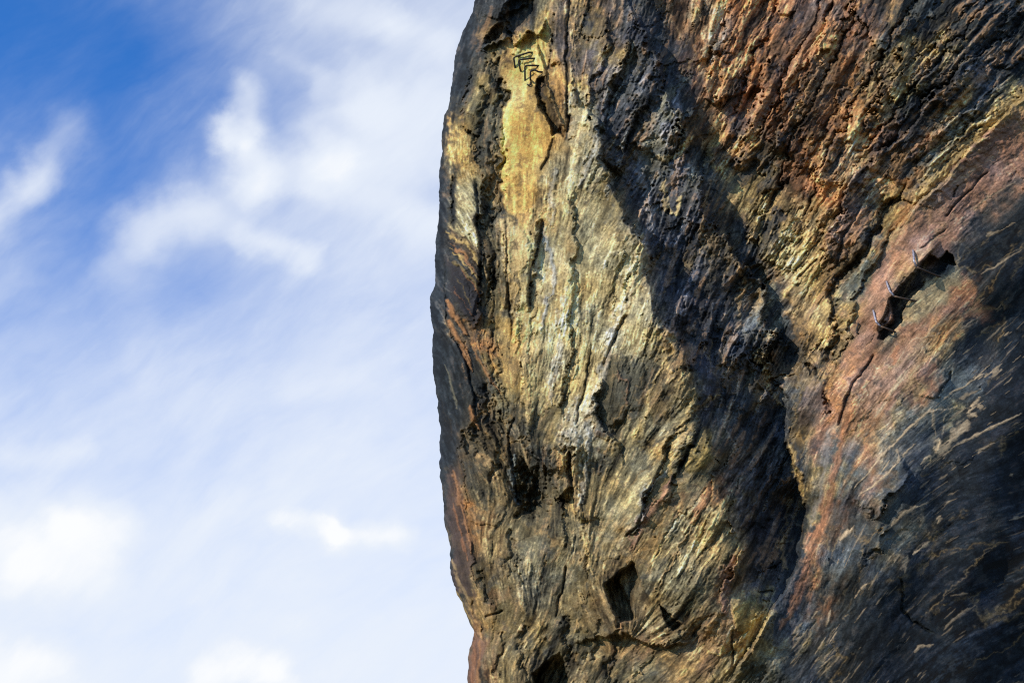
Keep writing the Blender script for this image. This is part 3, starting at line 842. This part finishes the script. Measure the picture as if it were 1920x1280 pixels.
# ---- plates: irregular slabs of rock lying along the foliation
def plates(size, asp, seed, dens_field, thr, wob):
    r = np.random.RandomState(seed)
    F1 = np.full(XX.shape, 9e9, np.float32)
    F2 = np.full(XX.shape, 9e9, np.float32)
    ID = np.zeros(XX.shape, np.int32)
    px = XX + wob * (n_c + .5 * n_f) + wob * .35 * l_fine
    py = YY + wob * (n_c2 + .5 * n_f2)
    n = int((X1 - X0) * (Y1 - Y0) / (size * size * asp) * 1.15)
    sx = r.uniform(X0 - size, X1 + size, n)
    sy = r.uniform(Y0 - size, Y1 + size, n)
    R = int(size * asp * 1.7 / G)
    for k in range(n):
        ci = int((sx[k] - X0) / G)
        cj = int((sy[k] - Y0) / G)
        i0, i1, j0, j1 = max(0, ci - R), min(NX, ci + R), max(0, cj - R), min(NY, cj + R)
        if i1 <= i0 or j1 <= j0:
            continue
        sl = (slice(j0, j1), slice(i0, i1))
        cc_, rr_ = min(max(ci, 0), NX - 1), min(max(cj, 0), NY - 1)
        vx, vy = ux[rr_, cc_], uy[rr_, cc_]
        dx = px[sl] - sx[k]
        dy = py[sl] - sy[k]
        a = (dx * vx + dy * vy) / asp
        c = -dx * vy + dy * vx
        d = np.sqrt(a * a + c * c) * (1 + .25 * math.sin(k * 1.7))
        f1, f2 = F1[sl], F2[sl]
        m = d < f1
        F2[sl] = np.where(m, f1, np.minimum(f2, d))
        F1[sl] = np.where(m, d, f1)
        ID[sl] = np.where(m, k, ID[sl])
    gap = np.clip(F2 - F1, 0, 60)
    rnd = r.normal(size=(n, 5)).astype(np.float32)
    T = rnd[ID]
    dx = (px - sx[ID].astype(np.float32)) / size
    dy = (py - sy[ID].astype(np.float32)) / size
    tilt = (T[..., 0] * dx + T[..., 1] * dy / asp).clip(-2, 2)
    return gap, T, tilt


pg, pT, ptilt = plates(52, 3.6, 11, None, 0, 5.0)
qg, qT, qtilt = plates(17, 4.2, 23, None, 0, 3.0)

# ---- foliation, crags and grain: relief and banding together
terr = l_slab * 1.6
terr = (np.floor(terr) + sstep(terr - np.floor(terr), .35, .65)) / 1.6       # shelves along the foliation
terr2 = l_big * 1.5
terr2 = (np.floor(terr2) + sstep(terr2 - np.floor(terr2), .35, .7)) / 1.5
rough = (.55 + .5 * pT[..., 2].clip(-1, 1.5) + .35 * n_c).clip(.12, 1.9)      # some plates smooth, some rotten
rough = blur(rough, 3)
pe = np.exp(-pg / 2.2)
qe = np.exp(-qg / 1.6)
REL = .028 * terr + .020 * terr2 + rough * (.0085 * l_mid + .0042 * l_fine + .0022 * l_hair)
REL += (.045 * ptilt + .030 * pT[..., 3] - .035 * pe) * (.25 + CRAG)
REL += CRAG * rough * (.012 * r_c + .007 * r_f + .005 * n_f + .024 * l_mid + .010 * l_fine + .004 * l_hair) + CRAG * .030 * terr2
REL += CRAG ** 1.5 * (.018 * qtilt + .018 * qT[..., 3].clip(-1.5, 1.5) - .010 * qe)
CALM = np.ones_like(XX)
region([(1700, 1290), (1640, 1180), (1700, 1060), (1800, 930), (1880, 700), (1850, 560), (1900, 400), (2600, 300), (2600, 1600), (1700, 1600)], CALM, .35, 60)
region([(945, 120), (1010, 150), (1040, 250), (1020, 330), (960, 395), (930, 300)], CALM, .35, 10)
RSC = np.full_like(XX, .85)
region(R3P, RSC, 1.0)
region(SLABP, RSC, .62)
H += REL * (.35 + .65 * CRAG) * CALM * RSC
H += .0012 * n_g
band = .5 * l_col + .5 * l_mid + .45 * l_fine + .4 * l_hair
pale = sstep(band, .5, 1.9)[..., None]
deep = sstep(-band, .4, 1.9)[..., None]
CONTRAST[:] = np.where(XX < 1200, CONTRAST * 1.0, CONTRAST)
CN = (CONTRAST * (.55 + .45 * rough))[..., None]
warm = np.array([1.22, 1.0, .74], np.float32)
ALB = ALB * np.exp((.27 * CN * (.8 * l_mid + .8 * l_fine + .9 * l_hair)[..., None] * .7).clip(-1.3, 1.1))
ALB = ALB * (1 + pale * CN * .8 * warm) * (1 - .6 * deep * np.minimum(CN, 1.3))
# plates of different rock
PV = .06 + (.26 * pT[..., 4] * (.5 + .6 * CRAG) + .30 * qT[..., 4] * CRAG ** 1.5).clip(-1.1, .8)[..., None]
ALB = ALB * np.exp(PV)
# ragged dark slate showing between the ochre beds
dk = sstep(.35 * n_c + .75 * l_col2 + .45 * l_mid + .2 * n_f + .4 * qT[..., 2].clip(-1, 1), .60, 1.1) * (CRAG - .3).clip(0, 1) * 1.05
dk = dk[..., None]
ALB = ALB * (1 - dk) + np.array([.030, .035, .040], np.float32) * dk
# warm ochre strands through dark rock in the craggy beds
st = (sstep(l_mid + .6 * l_fine + .45 * n_f, 1.0, 1.9) * (CRAG - .2).clip(0, 1) * .55)[..., None]
ALB = ALB * (1 - st) + np.array([.38, .215, .10], np.float32) * st
# thin ochre skins on plate edges of the main wall
ed = (np.exp(-pg / 1.6) * sstep(n_c2, -.2, .8) * .5 * (CONTRAST > 0))[..., None]
ALB = ALB * (1 - ed) + np.array([.32, .22, .10], np.float32) * ed
# hair cracks and pale veinlets running with the foliation
mk1 = sstep(n_c + .5 * n_f, -.3, .6)
mk2 = sstep(n_c2 + .5 * n_f2, -.3, .6)
ck = (np.exp(-(l_big / .075) ** 2) * mk1 + np.exp(-((l_mid - .8) / .10) ** 2) * mk2 * .7).clip(0, 1) * CALM * (.4 + .6 * CRAG.clip(0, 1))
vn = (np.exp(-((l_col2 + .3) / .07) ** 2) * mk2 + np.exp(-((l_col - .6) / .10) ** 2) * mk1 * .6).clip(0, 1) * (.5 + .5 * CONTRAST.clip(0, 1)) * (CALM > .8)
ALB = ALB * (1 - .72 * ck[..., None])
H -= .010 * ck
vc = (ALB * 1.9 + np.array([.10, .075, .04], np.float32)).clip(0, .5)
ALB = ALB * (1 - .55 * vn[..., None]) + vc * .55 * vn[..., None]
# dark lichen freckles
fk = (sstep(n_f + .6 * r_f, 1.1, 2.0) * .5)[..., None]
ALB = ALB * (1 - fk) + np.array([.03, .034, .036], np.float32) * fk
hue = norm(fbm(45, 401, 3))[..., None]
ALB = ALB * np.exp(hue * np.array([.045, .0, -.08], np.float32))
ALB = ALB * np.exp(.16 * n_g[..., None])
wt = np.zeros_like(XX)
region([(840, -300), (1060, -300), (1125, 310), (1215, 480), (1300, 700), (1400, 1010), (1400, 1600), (840, 1600)], wt, 1.0, 20)
ALB = ALB * np.exp(wt[..., None] * np.array([.08, .0, -.14], np.float32))
# darker, streaked colour along the flank that turns away
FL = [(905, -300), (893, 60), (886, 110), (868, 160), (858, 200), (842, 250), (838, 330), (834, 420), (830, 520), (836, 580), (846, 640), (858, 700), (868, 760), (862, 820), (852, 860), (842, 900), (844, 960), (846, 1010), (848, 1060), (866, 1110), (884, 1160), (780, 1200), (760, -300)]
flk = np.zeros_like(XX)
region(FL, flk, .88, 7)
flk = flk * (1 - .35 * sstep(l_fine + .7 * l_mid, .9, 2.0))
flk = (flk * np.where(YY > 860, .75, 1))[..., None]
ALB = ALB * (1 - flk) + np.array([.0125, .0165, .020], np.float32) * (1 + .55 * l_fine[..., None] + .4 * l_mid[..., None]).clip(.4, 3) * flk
# ---- long light scratches in the slab
rs = np.random.RandomState(42)
VE = [
    ([(1920, 775), (1840, 810), (1780, 840)], 2.2, .8), ([(1850, 695), (1790, 730), (1750, 765), (1700, 810), (1650, 860), (1600, 915)], 2.6, .85),
    ([(1750, 765), (1753, 820)], 3, .8), ([(1720, 830), (1690, 860), (1655, 895), (1610, 930)], 2.4, .8), ([(1683, 840), (1688, 862)], 2.5, .7),
    ([(1705, 685), (1680, 720), (1660, 750)], 2.6, .85), ([(1690, 700), (1665, 735)], 2.4, .8), ([(1665, 750), (1640, 785)], 2.2, .8),
    ([(1745, 640), (1725, 665)], 1.8, .7), ([(1765, 660), (1745, 675)], 2.4, .8), ([(1795, 655), (1775, 675)], 2.4, .7), ([(1760, 690), (1740, 705)], 2, .7),
    ([(1785, 825), (1762, 846), (1748, 838)], 8, .9), ([(1758, 820), (1755, 845)], 7, .9), ([(1818, 785), (1800, 808), (1778, 828)], 9, .85), ([(1838, 742), (1815, 770), (1832, 782)], 6, .8), ([(1832, 765), (1845, 760)], 5, .7), ([(1795, 800), (1782, 808)], 7, .8), ([(1730, 860), (1745, 852)], 4, .8),
    ([(1845, 705), (1870, 690), (1862, 705), (1880, 690)], 4, .7), ([(1740, 855), (1725, 870)], 3.5, .7), ([(1840, 725), (1800, 745)], 4.5, .6),
    ([(1750, 938), (1715, 950), (1690, 960), (1670, 985), (1650, 1005)], 3, .75), ([(1765, 965), (1758, 985)], 6, .85), ([(1735, 965), (1725, 990)], 4, .7),
    ([(1745, 1015), (1715, 1040)], 2.8, .8), ([(1690, 1040), (1680, 1055)], 3.2, .7), ([(1705, 1040), (1698, 1075)], 4.5, .6),
    ([(1601, 983), (1585, 1005), (1577, 1015)], 3.4, .85), ([(1503, 1165), (1485, 1190)], 3.4, .8), ([(1532, 1142), (1520, 1160)], 2.6, .8),
    ([(1560, 1145), (1548, 1175)], 2.4, .7), ([(1628, 1092), (1600, 1120)], 2.4, .7), ([(1552, 1240), (1536, 1252)], 3.4, .75),
    ([(1940, 960), (1890, 975)], 2, .5), ([(1820, 1112), (1780, 1118)], 1.8, .35), ([(1830, 1135), (1800, 1150), (1765, 1180)], 2.6, .4),
    ([(1750, 1205), (1720, 1210), (1714, 1222)], 3, .5), ([(1890, 600), (1850, 640)], 2, .4), ([(1920, 470), (1865, 500), (1840, 515)], 2, .5),
    ([(1880, 430), (1850, 445)], 2.5, .5), ([(1905, 340), (1860, 365), (1820, 395)], 2, .5), ([(1880, 285), (1800, 335), (1770, 350)], 1.8, .4),
    ([(1905, 415), (1880, 430)], 2, .5), ([(1765, 625), (1720, 640)], 2, .5), ([(1780, 590), (1735, 635)], 2.4, .5), ([(1845, 590), (1800, 620)], 2.2, .5),
]
for L, w, a in VE:
    streak(L, w * 1.15, (.50, .37, .23), min(1, a * 1.15), .008, rag=.6, warp=.3, e=.3)
for k in range(520):        # short flecks over slab and lower wall
    if k < 420:
        x, y = rs.uniform(1480, 1930), rs.uniform(560, 1290)
        if x < 1560 + (900 - y) * .35:
            continue
        if x > 1800 and y > 900 and rs.rand() < .6:
            continue
    else:
        x, y = rs.uniform(1190, 1380), rs.uniform(900, 1170)
    i = int((x - X0) / G)
    j = int((y - Y0) / G)
    if i < 0 or j < 0 or i >= NX or j >= NY:
        continue
    if n_c[j, i] < -.2 and rs.rand() < .75:
        continue
    L = min(80, 8 + rs.exponential(15)) if k < 420 else rs.uniform(4, 14)
    dx, dy = ux[j, i] * L * .5, uy[j, i] * L * .5
    streak([(x - dx, y - dy), (x, y), (x + dx, y + dy)], min(4.0, .85 + rs.exponential(.55)), (.42, .31, .19) if k < 420 else (.33, .27, .15), rs.uniform(.3, .9) * (.6 if y > 900 and x > 1650 else 1), .004, rag=.6, warp=.15, e=.4)

streak([(1960, 140), (1910, 185), (1880, 205), (1855, 235), (1820, 265), (1785, 300), (1740, 350), (1705, 385)], 13, (.42, .29, .12), .62, .0, rag=.5, e=.1)
streak([(1710, 380), (1690, 405), (1665, 440), (1630, 480)], 7, (.40, .20, .08), .5, .0, rag=.6, e=.2)
paint([(838, 470), (858, 488), (898, 525), (898, 558), (880, 612), (862, 590), (842, 550)], (.026, .022, .024), .9, 5)
paint([(850, 500), (872, 520), (898, 545), (880, 610), (860, 580), (845, 540)], (.020, .020, .024), .8, 6)
streak([(856, 322), (849, 360), (850, 400), (858, 428)], 5.5, 'K', .85, -.05, warp=.4)
for y, w, c, a, x0, x1 in ((430, 3, 'B', .8, 846, 897), (441, 5, 'Y', .8, 842, 899), (452, 2.2, 'B', .8, 846, 899), (461, 4, 'N', .75, 844, 898), (470, 3, 'Y', .85, 842, 900),
                           (482, 2.5, 'K', .8, 840, 899), (492, 4.5, 'O', .75, 850, 899), (506, 2, 'N', .7, 860, 898), (530, 1.6, 'O', .6, 852, 880), (556, 1.6, 'R', .6, 846, 884)):
    f = (x1 - x0) / 57.0
    streak([(x0, y - 14), (x0 + 12 * f, y - 2), (x0 + 26 * f, y + 10), (x0 + 42 * f, y + 26), (x1, y + 50)], w, c, a, .03, rag=.8, warp=.8, e=.25)
streak([(838, 560), (852, 592), (866, 612), (878, 632)], 6, 'N', .85, .05, warp=.3)
streak([(845, 600), (858, 630), (872, 655), (882, 690)], 4.5, 'N', .85, .05, warp=.3)
streak([(860, 640), (872, 672), (884, 700)], 4, (.32, .16, .07), .8, .05, warp=.3)
streak([(882, 645), (905, 690), (940, 740)], 3, 'N', .6, .04, warp=.3)
paint([(834, 890), (852, 880), (872, 960), (886, 1050), (884, 1125), (850, 1090), (838, 1000)], (.060, .040, .034), .85, 6)
paint([(880, 1190), (905, 1190), (902, 1600), (876, 1600)], (.16, .085, .055), .7, 6)
streak([(846, 880), (858, 930), (872, 975), (884, 1040)], 5, (.30, .15, .07), .8, .05, warp=.3)
streak([(848, 940), (858, 985), (876, 1050)], 3.5, 'R', .8, .03, warp=.3)
streak([(845, 1040), (862, 1090), (880, 1130)], 4, 'T', .8, .04, warp=.3)
streak([(852, 1100), (870, 1140), (884, 1170)], 3, 'Y', .7, .04, warp=.3)
streak([(880, 760), (888, 790), (900, 810)], 5, 'N', .8, .04, warp=.4)
streak([(885, 1200), (890, 1240), (888, 1300)], 6, 'R', .8, .02, warp=.3)
streak([(896, 1195), (898, 1240), (896, 1300)], 4, 'N', .6, .02, warp=.3)
streak([(832, 680), (845, 720), (858, 770)], 2.2, 'L', .5, .02, warp=.3)
for L, w, c, a in PALE:
    streak(L, w * .8, c, a * .4, .0, rag=.8, warp=.9)
streak([(1600, 760), (1578, 820), (1562, 890), (1543, 970), (1516, 1055), (1488, 1125), (1462, 1185)], 9, (.31, .145, .075), .55, .0, rag=.3, warp=.6, e=.15)
streak([(1552, 800), (1545, 870), (1535, 940), (1520, 990)], 6, (.30, .27, .24), .45, .0, rag=.5, warp=.6)
ALB = (ALB * 1.08).clip(.006, .54)

# ------------------------------------------------------------------ from chart to world
SIL = [(980, -900), (960, -400), (905, -70), (893, -30), (885, 0), (880, 25), (872, 50), (862, 75), (855, 95), (851, 120), (846, 160), (843, 182), (838, 205), (832, 216), (831, 240), (828, 280), (826, 320), (824, 380), (820, 470), (816, 530), (811, 560), (810, 600), (812, 620), (812, 700), (817, 740), (822, 760), (826, 800), (825, 820), (826, 880), (831, 930), (836, 970), (841, 1000), (842, 1040), (842, 1060), (850, 1090), (858, 1110), (870, 1140), (880, 1165), (889, 1185), (888, 1200), (883, 1215), (881, 1230), (882, 1280), (884, 1350), (870, 1500), (840, 2300)]
sil_y = np.array([p[1] for p in SIL], float)
sil_x = np.array([p[0] for p in SIL], float)
PN = np.array([0.0, -math.cos(math.radians(9)), -math.sin(math.radians(9))])   # overhanging plane
PC = CAM + 30.0 * FWD
PD = float(PN @ PC)


def ray(x, y):
    return ((x - 960) / F_PX)[..., None] * RIGHT + ((640 - y) / F_PX)[..., None] * UP + FWD


def relief(x, y):
    """sample fields with mirrored continuation outside the sculpted part"""
    def refl(v, a, b):
        L = b - a
        t = np.mod(v - a, 2 * L)
        return a + np.where(t > L, 2 * L - t, t)
    fx = (refl(x, X0 + 2, X1 - 2) - X0) / G
    fy = (refl(y, Y0 + 2, Y1 - 2) - Y0) / G
    return fx, fy


def seq(a, b, first, grow, cap):
    out = []
    v = a
    s = first
    sg = 1 if b > a else -1
    while (v - b) * sg < 0:
        v += s * sg
        s = min(s * grow, cap)
        out.append(v)
    return out


rows = np.array(seq(-40, -800, 1.6, 1.06, 40)[::-1] + list(np.arange(-40, 1320 + .1, 1.25)) + seq(1320, 2120, 1.6, 1.06, 40))
tcols = np.array(list(np.array([0, .25, .6, 1.0, 1.5, 2.1]) ) + list(np.arange(3.0, 1150, 1.25)) + seq(1150, 1640, 1.5, 1.01, 3.0) + seq(1642, 2300, 4, 1.08, 40))
nr, nc = len(rows), len(tcols)
xs = np.interp(rows, sil_y, sil_x)
rj = np.random.RandomState(3)
jag = np.interp(rows, np.arange(-900, 2300, 4.0), rj.normal(0, .35, 800)) + np.interp(rows, np.arange(-900, 2300, 13.0), rj.normal(0, 1.2, 247) * (rj.rand(247) < .6)) + np.interp(rows, np.arange(-900, 2300, 41.0), rj.normal(0, 1.9, 79))
VX = xs[:, None] + tcols[None, :] + jag[:, None] * np.exp(-tcols / 9.0)[None, :]
VY = np.repeat(rows[:, None], nc, 1)
fx, fy = relief(VX, VY)
hh = bil(H, fx, fy).astype(float)
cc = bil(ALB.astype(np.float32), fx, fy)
# rounding of the rock where it turns away at the left, and the summit / right end falling back
RT = 62.0
t = np.clip(1 - tcols / RT, 0, 1)
turn = 1.6 * (1 - np.sqrt(np.clip(1 - t ** 2, 0, 1)))
damp = np.clip(tcols / 14.0, .12, 1)
hh = hh * damp[None, :] - turn[None, :] - .5 * (1 - damp[None, :])
hh -= np.where(VY < -250, ((-250 - VY) / 100.0) ** 2 * .6, 0)
hh -= np.where(VX > 2500, ((VX - 2500) / 100.0) ** 2 * .5, 0)
d = ray(VX, VY)
Z = (PD - float(PN @ CAM)) / (d @ PN) - hh
VERT = CAM + d * Z[..., None]
# the flank that turns away behind the skyline
nb = 46
bstep = np.cumsum(np.concatenate([[.04], np.geomspace(.05, 1.6, nb - 1)]))
back = []
bcol = []
for b_i, b in enumerate(bstep):
    off = np.zeros((nr, 3))
    rough = .10 * np.sin(rows * .031 + b * 1.7) + .06 * np.sin(rows * .11 + b * 3.1) + np.interp(rows, np.arange(-900, 2300, 9.0), rj.normal(0, .02, 356))
    inward = .10 * b + .022 * b * b
    p = VERT[:, 0] + d[:, 0] / np.linalg.norm(d[:, 0], axis=1)[:, None] * b + RIGHT * (inward + np.minimum(b, .6) * (.06 + np.abs(rough)))[:, None]
    back.append(p)
    bcol.append(cc[:, min(2 + b_i * 3, nc - 1)])
VERT = np.concatenate([np.stack(back[::-1], 1), VERT], 1)
cc = np.concatenate([np.stack(bcol[::-1], 1), cc], 1)
nct = nc + nb


def grid_mesh(name, V, C=None, smooth=True):
    h, w = V.shape[:2]
    me = bpy.data.meshes.new(name)
    me.vertices.add(h * w)
    me.vertices.foreach_set("co", V.reshape(-1).astype(np.float32))
    idx = np.arange(h * w).reshape(h, w)
    q = np.stack([idx[1:, :-1], idx[1:, 1:], idx[:-1, 1:], idx[:-1, :-1]], -1).reshape(-1, 4)
    me.loops.add(q.size)
    me.loops.foreach_set("vertex_index", q.reshape(-1).astype(np.int32))
    me.polygons.add(len(q))
    me.polygons.foreach_set("loop_start", (np.arange(len(q)) * 4).astype(np.int32))
    me.polygons.foreach_set("loop_total", np.full(len(q), 4, np.int32))
    me.polygons.foreach_set("use_smooth", np.full(len(q), smooth))
    if C is not None:
        at = me.color_attributes.new("mineral", 'FLOAT_COLOR', 'POINT')  # rock colours, including the shade painted on the lower wall
        rgba = np.ones((h * w, 4), np.float32)
        rgba[:, :3] = C.reshape(-1, 3)
        at.data.foreach_set("color", rgba.reshape(-1))
    me.update(calc_edges=True)
    me.validate()
    return me


def principled(name, base, rough=.8, metal=0.0, spec=.3):
    m = bpy.data.materials.new(name)
    m.use_nodes = True
    b = m.node_tree.nodes['Principled BSDF']
    b.inputs['Base Color'].default_value = (*base, 1)
    b.inputs['Roughness'].default_value = rough
    b.inputs['Metallic'].default_value = metal
    b.inputs['Specular IOR Level'].default_value = spec
    return m


rock_mat = principled("banded_gneiss", (.2, .16, .1), .86, spec=.22)
t_ = rock_mat.node_tree
nbk = NB(t_)
bsdf = t_.nodes['Principled BSDF']
att = N(t_, 'ShaderNodeAttribute', attribute_name="mineral")
obc = N(t_, 'ShaderNodeTexCoord').outputs['Object']
g1 = nbk.noise(obc, 9.0, 6, .65).outputs['Fac']
g2 = nbk.noise(obc, 60.0, 4, .6).outputs['Fac']
var = nbk.m('ADD', nbk.m('MULTIPLY', g1, .5), nbk.m('MULTIPLY', g2, .5))
val = nbk.smooth(var, .25, .75, .62, 1.38)
mul = N(t_, 'ShaderNodeMix', data_type='RGBA', blend_type='MULTIPLY')
mul.inputs['Factor'].default_value = 1.0
t_.links.new(att.outputs['Color'], mul.inputs[6])
t_.links.new(val, mul.inputs[7])
t_.links.new(mul.outputs[2], bsdf.inputs['Base Color'])
bump = N(t_, 'ShaderNodeBump')
bump.inputs['Strength'].default_value = .38
bump.inputs['Distance'].default_value = .02
t_.links.new(var, bump.inputs['Height'])
t_.links.new(bump.outputs[0], bsdf.inputs['Normal'])

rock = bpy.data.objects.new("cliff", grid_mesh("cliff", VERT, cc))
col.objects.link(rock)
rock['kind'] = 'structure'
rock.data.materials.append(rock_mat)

# ------------------------------------------------------------------ ground
gm = principled("dry_ground", (.16, .13, .08), .95, spec=.1)
tg = gm.node_tree
nbg = NB(tg)
gc = N(tg, 'ShaderNodeTexCoord').outputs['Object']
gn = nbg.noise(gc, .35, 8, .65).outputs['Fac']
tg.links.new(nbg.mix(nbg.smooth(gn, .4, .6), (.19, .14, .085, 1), (.07, .085, .03, 1)), tg.nodes['Principled BSDF'].inputs['Base Color'])
gxs = np.linspace(-1, 1, 61)
gxs = np.sign(gxs) * np.abs(gxs) ** 3 * 4000
gX, gY = np.meshgrid(gxs, gxs)
gZ = .25 * np.sin(gX * .07) * np.cos(gY * .05) * np.clip(np.hypot(gX, gY) / 40, 0, 1)
ground = bpy.data.objects.new("ground", grid_mesh("ground", np.stack([gX, gY, gZ - .02], -1)[::-1]))
col.objects.link(ground)
ground['kind'] = 'structure'
ground.data.materials.append(gm)

# ------------------------------------------------------------------ iron fittings
def surf(x, y, out):
    """world point `out` metres in front of the rock seen at chart position (x, y)"""
    xa = np.array([float(x)])
    ya = np.array([float(y)])
    a, b = relief(xa, ya)
    h = float(bil(H, a, b)[0])
    dd = ray(xa, ya)[0]
    z = (PD - float(PN @ CAM)) / float(dd @ PN) - h
    return Vector(CAM + dd * (z - out))


def round_path(pts, r, n=5):
    out = [pts[0]]
    for a, b, c in zip(pts, pts[1:], pts[2:]):
        u = (a - b)
        v = (c - b)
        k = min(r, u.length * .45, v.length * .45)
        p, q = b + u.normalized() * k, b + v.normalized() * k
        for i in range(n + 1):
            s = i / n
            out.append(p * (1 - s) ** 2 + b * 2 * s * (1 - s) + q * s * s)
    out.append(pts[-1])
    return out


def rod(name, pts, r, mat, parent=None, bend=.07, seg=12):
    pts = round_path([Vector(p) for p in pts], bend)
    org = Vector((0, 0, 0)) if parent is None else parent.location.copy()
    if parent is None:
        org = pts[0].copy()
    bm = bmesh.new()
    rings = []
    nrm = None
    for i, p in enumerate(pts):
        tan = (pts[min(i + 1, len(pts) - 1)] - pts[max(i - 1, 0)]).normalized()
        if nrm is None:
            nrm = tan.orthogonal().normalized()
        nrm = (nrm - tan * nrm.dot(tan)).normalized()
        bi = tan.cross(nrm)
        rr = r * (1 + .05 * math.sin(i * 2.1))
        rings.append([bm.verts.new(p - org + (nrm * math.cos(2 * math.pi * k / seg) + bi * math.sin(2 * math.pi * k / seg)) * rr) for k in range(seg)])
    for A, B in zip(rings, rings[1:]):
        for k in range(seg):
            bm.faces.new((A[k], A[(k + 1) % seg], B[(k + 1) % seg], B[k]))
    bm.faces.new(rings[0][::-1])
    bm.faces.new(rings[-1])
    bmesh.ops.recalc_face_normals(bm, faces=bm.faces)
    me = bpy.data.meshes.new(name)
    bm.to_mesh(me)
    bm.free()
    for p in me.polygons:
        p.use_smooth = True
    o = bpy.data.objects.new(name, me)
    me.materials.append(mat)
    col.objects.link(o)
    if parent is None:
        o.location = org
    else:
        o.parent = parent
    return o


def metal(name, c1, c2, rough, met):
    m = principled(name, c1, rough, met, .4)
    t = m.node_tree
    b = NB(t)
    oc = N(t, 'ShaderNodeTexCoord').outputs['Object']
    n = b.noise(oc, 14.0, 6, .65).outputs['Fac']
    t.links.new(b.mix(b.smooth(n, .4, .62), (*c1, 1), (*c2, 1)), t.nodes['Principled BSDF'].inputs['Base Color'])
    return m


iron = metal("weathered_iron", (.022, .022, .024), (.05, .034, .024), .6, .3)
galv = metal("galvanised_steel", (.42, .40, .46), (.20, .18, .22), .45, .35)
rust = metal("rusted_iron", (.12, .075, .05), (.07, .05, .04), .75, .1)

def at_depth(x, y, z):
    dd = ray(np.array([float(x)]), np.array([float(y)]))[0]
    dd = dd / np.linalg.norm(dd)
    return Vector(CAM + dd * z)


RUNGS = [
    ([(966, 129, -.06), (963, 108, .07), (992, 98.5, .07), (1003, 99, -.12)], "dark iron rung bent at a slant, highest of the steps in the ochre gully"),
    ([(976, 133, -.06), (972, 113, .07), (993, 110, .07), (1010, 110, -.12)], "dark iron rung second from the top of the ochre gully"),
    ([(984.5, 153, -.06), (984, 123.5, .07), (998, 123, .07), (1017, 124, -.12)], "dark iron rung with the longest upright leg, third step down the ochre gully"),
    ([(994.5, 150, -.06), (994.5, 133, .07), (1004, 131.5, .07), (1009, 135, .07), (1022, 136, -.12)], "dark iron rung with a dipped bar, lowest step above the black slot"),
]
for pts, lab in RUNGS:
    zb = min((Vector(CAM) - surf(a_[0] + (b_[0] - a_[0]) * q, a_[1] + (b_[1] - a_[1]) * q, 0)).length for a_, b_ in zip(pts, pts[1:]) for q in (.2, .5, .8)) - .02
    o = rod("iron_rung", [surf(*pts[0])] + [at_depth(p[0], p[1], zb) for p in pts[:-1]] + [surf(*pts[-1])], .023, iron, bend=.05)
    o['label'] = lab
    o['category'] = 'rung'
    o['group'] = 'iron rungs climbing the ochre gully'
o = rod("iron_hook", [surf(988.5, 158.5, -.05), surf(990, 159.5, .10), surf(994, 159.5, .12), surf(995, 154, .02)], .02, iron, bend=.03)
o['label'] = "tiny dark iron hook on the ochre rock just below the lowest rung"
o['category'] = 'hook'

BR = [
    ([(1712.3, 472.8, .42), (1713.7, 489, .34), (1718, 500, .24)], [(1718, 500, .24), (1726, 504, .12), (1764.5, 519.5, -.08)],
     "pale steel bracket over the wide upper right end of the dark niche"),
    ([(1662.9, 531.3, .42), (1669, 547, .34), (1676, 555, .24)], [(1676, 555, .24), (1687, 558, .12), (1718, 564, -.08)],
     "pale steel bracket with a rusty arm crossing the middle of the dark niche"),
    ([(1638, 585.5, .42), (1643, 604, .34), (1650.5, 611.5, .24)], [(1650.5, 611.5, .24), (1662, 615.5, .2), (1679, 622.5, -.08)],
     "pale steel bracket at the low left end of the niche beside a broken block"),
]


def niche_pt(x, y, out):
    # measured from the lip of the niche, so the arm bridges the hollow
    xa, ya = np.array([float(x)]), np.array([float(y)])
    dd = ray(xa, ya)[0]
    z = (PD - float(PN @ CAM)) / float(dd @ PN)
    return Vector(CAM + dd * (z - out))


def at_tail(x, y, lip):
    p = surf(x + 3, y + 1, -.05)
    return p


for leg, arm, lab in BR:
    lip = surf(leg[0][0] - 4, leg[0][1] - 2, 0)
    tail = at_tail(arm[-1][0], arm[-1][1], lip)
    top = surf(leg[0][0], leg[0][1], .02)
    # leg starts on the rock lip and stands out to the bend
    P = [surf(leg[0][0] - .6, leg[0][1] - 4, -.02), surf(leg[0][0], leg[0][1], .09)]
    dl = min((Vector(CAM) - surf(q[0], q[1], 0)).length for q in leg)
    zb = dl - .10
    P += [at_depth(leg[1][0], leg[1][1], zb), at_depth(leg[2][0], leg[2][1], zb + .02)]
    e = bpy.data.objects.new("steel_bracket", None)
    col.objects.link(e)
    e.location = P[0]
    e['label'] = lab
    e['category'] = 'bracket'
    e['group'] = 'steel brackets over the dark niche'
    rod("leg", P, .024, galv, e, bend=.08)
    rod("arm", [P[-1], at_depth(arm[1][0], arm[1][1], zb + .05), tail], .021, rust, e, bend=.05)
o = rod("iron_hook", [surf(1609.5, 606.5, -.03), surf(1609.5, 606.9, .05), surf(1605.4, 620, .05), surf(1606.6, 624, .05), surf(1612, 626.5, -.04)], .02, iron, bend=.03)
o['label'] = "small black iron hook alone on the pink slab left of the niche"
o['category'] = 'hook'
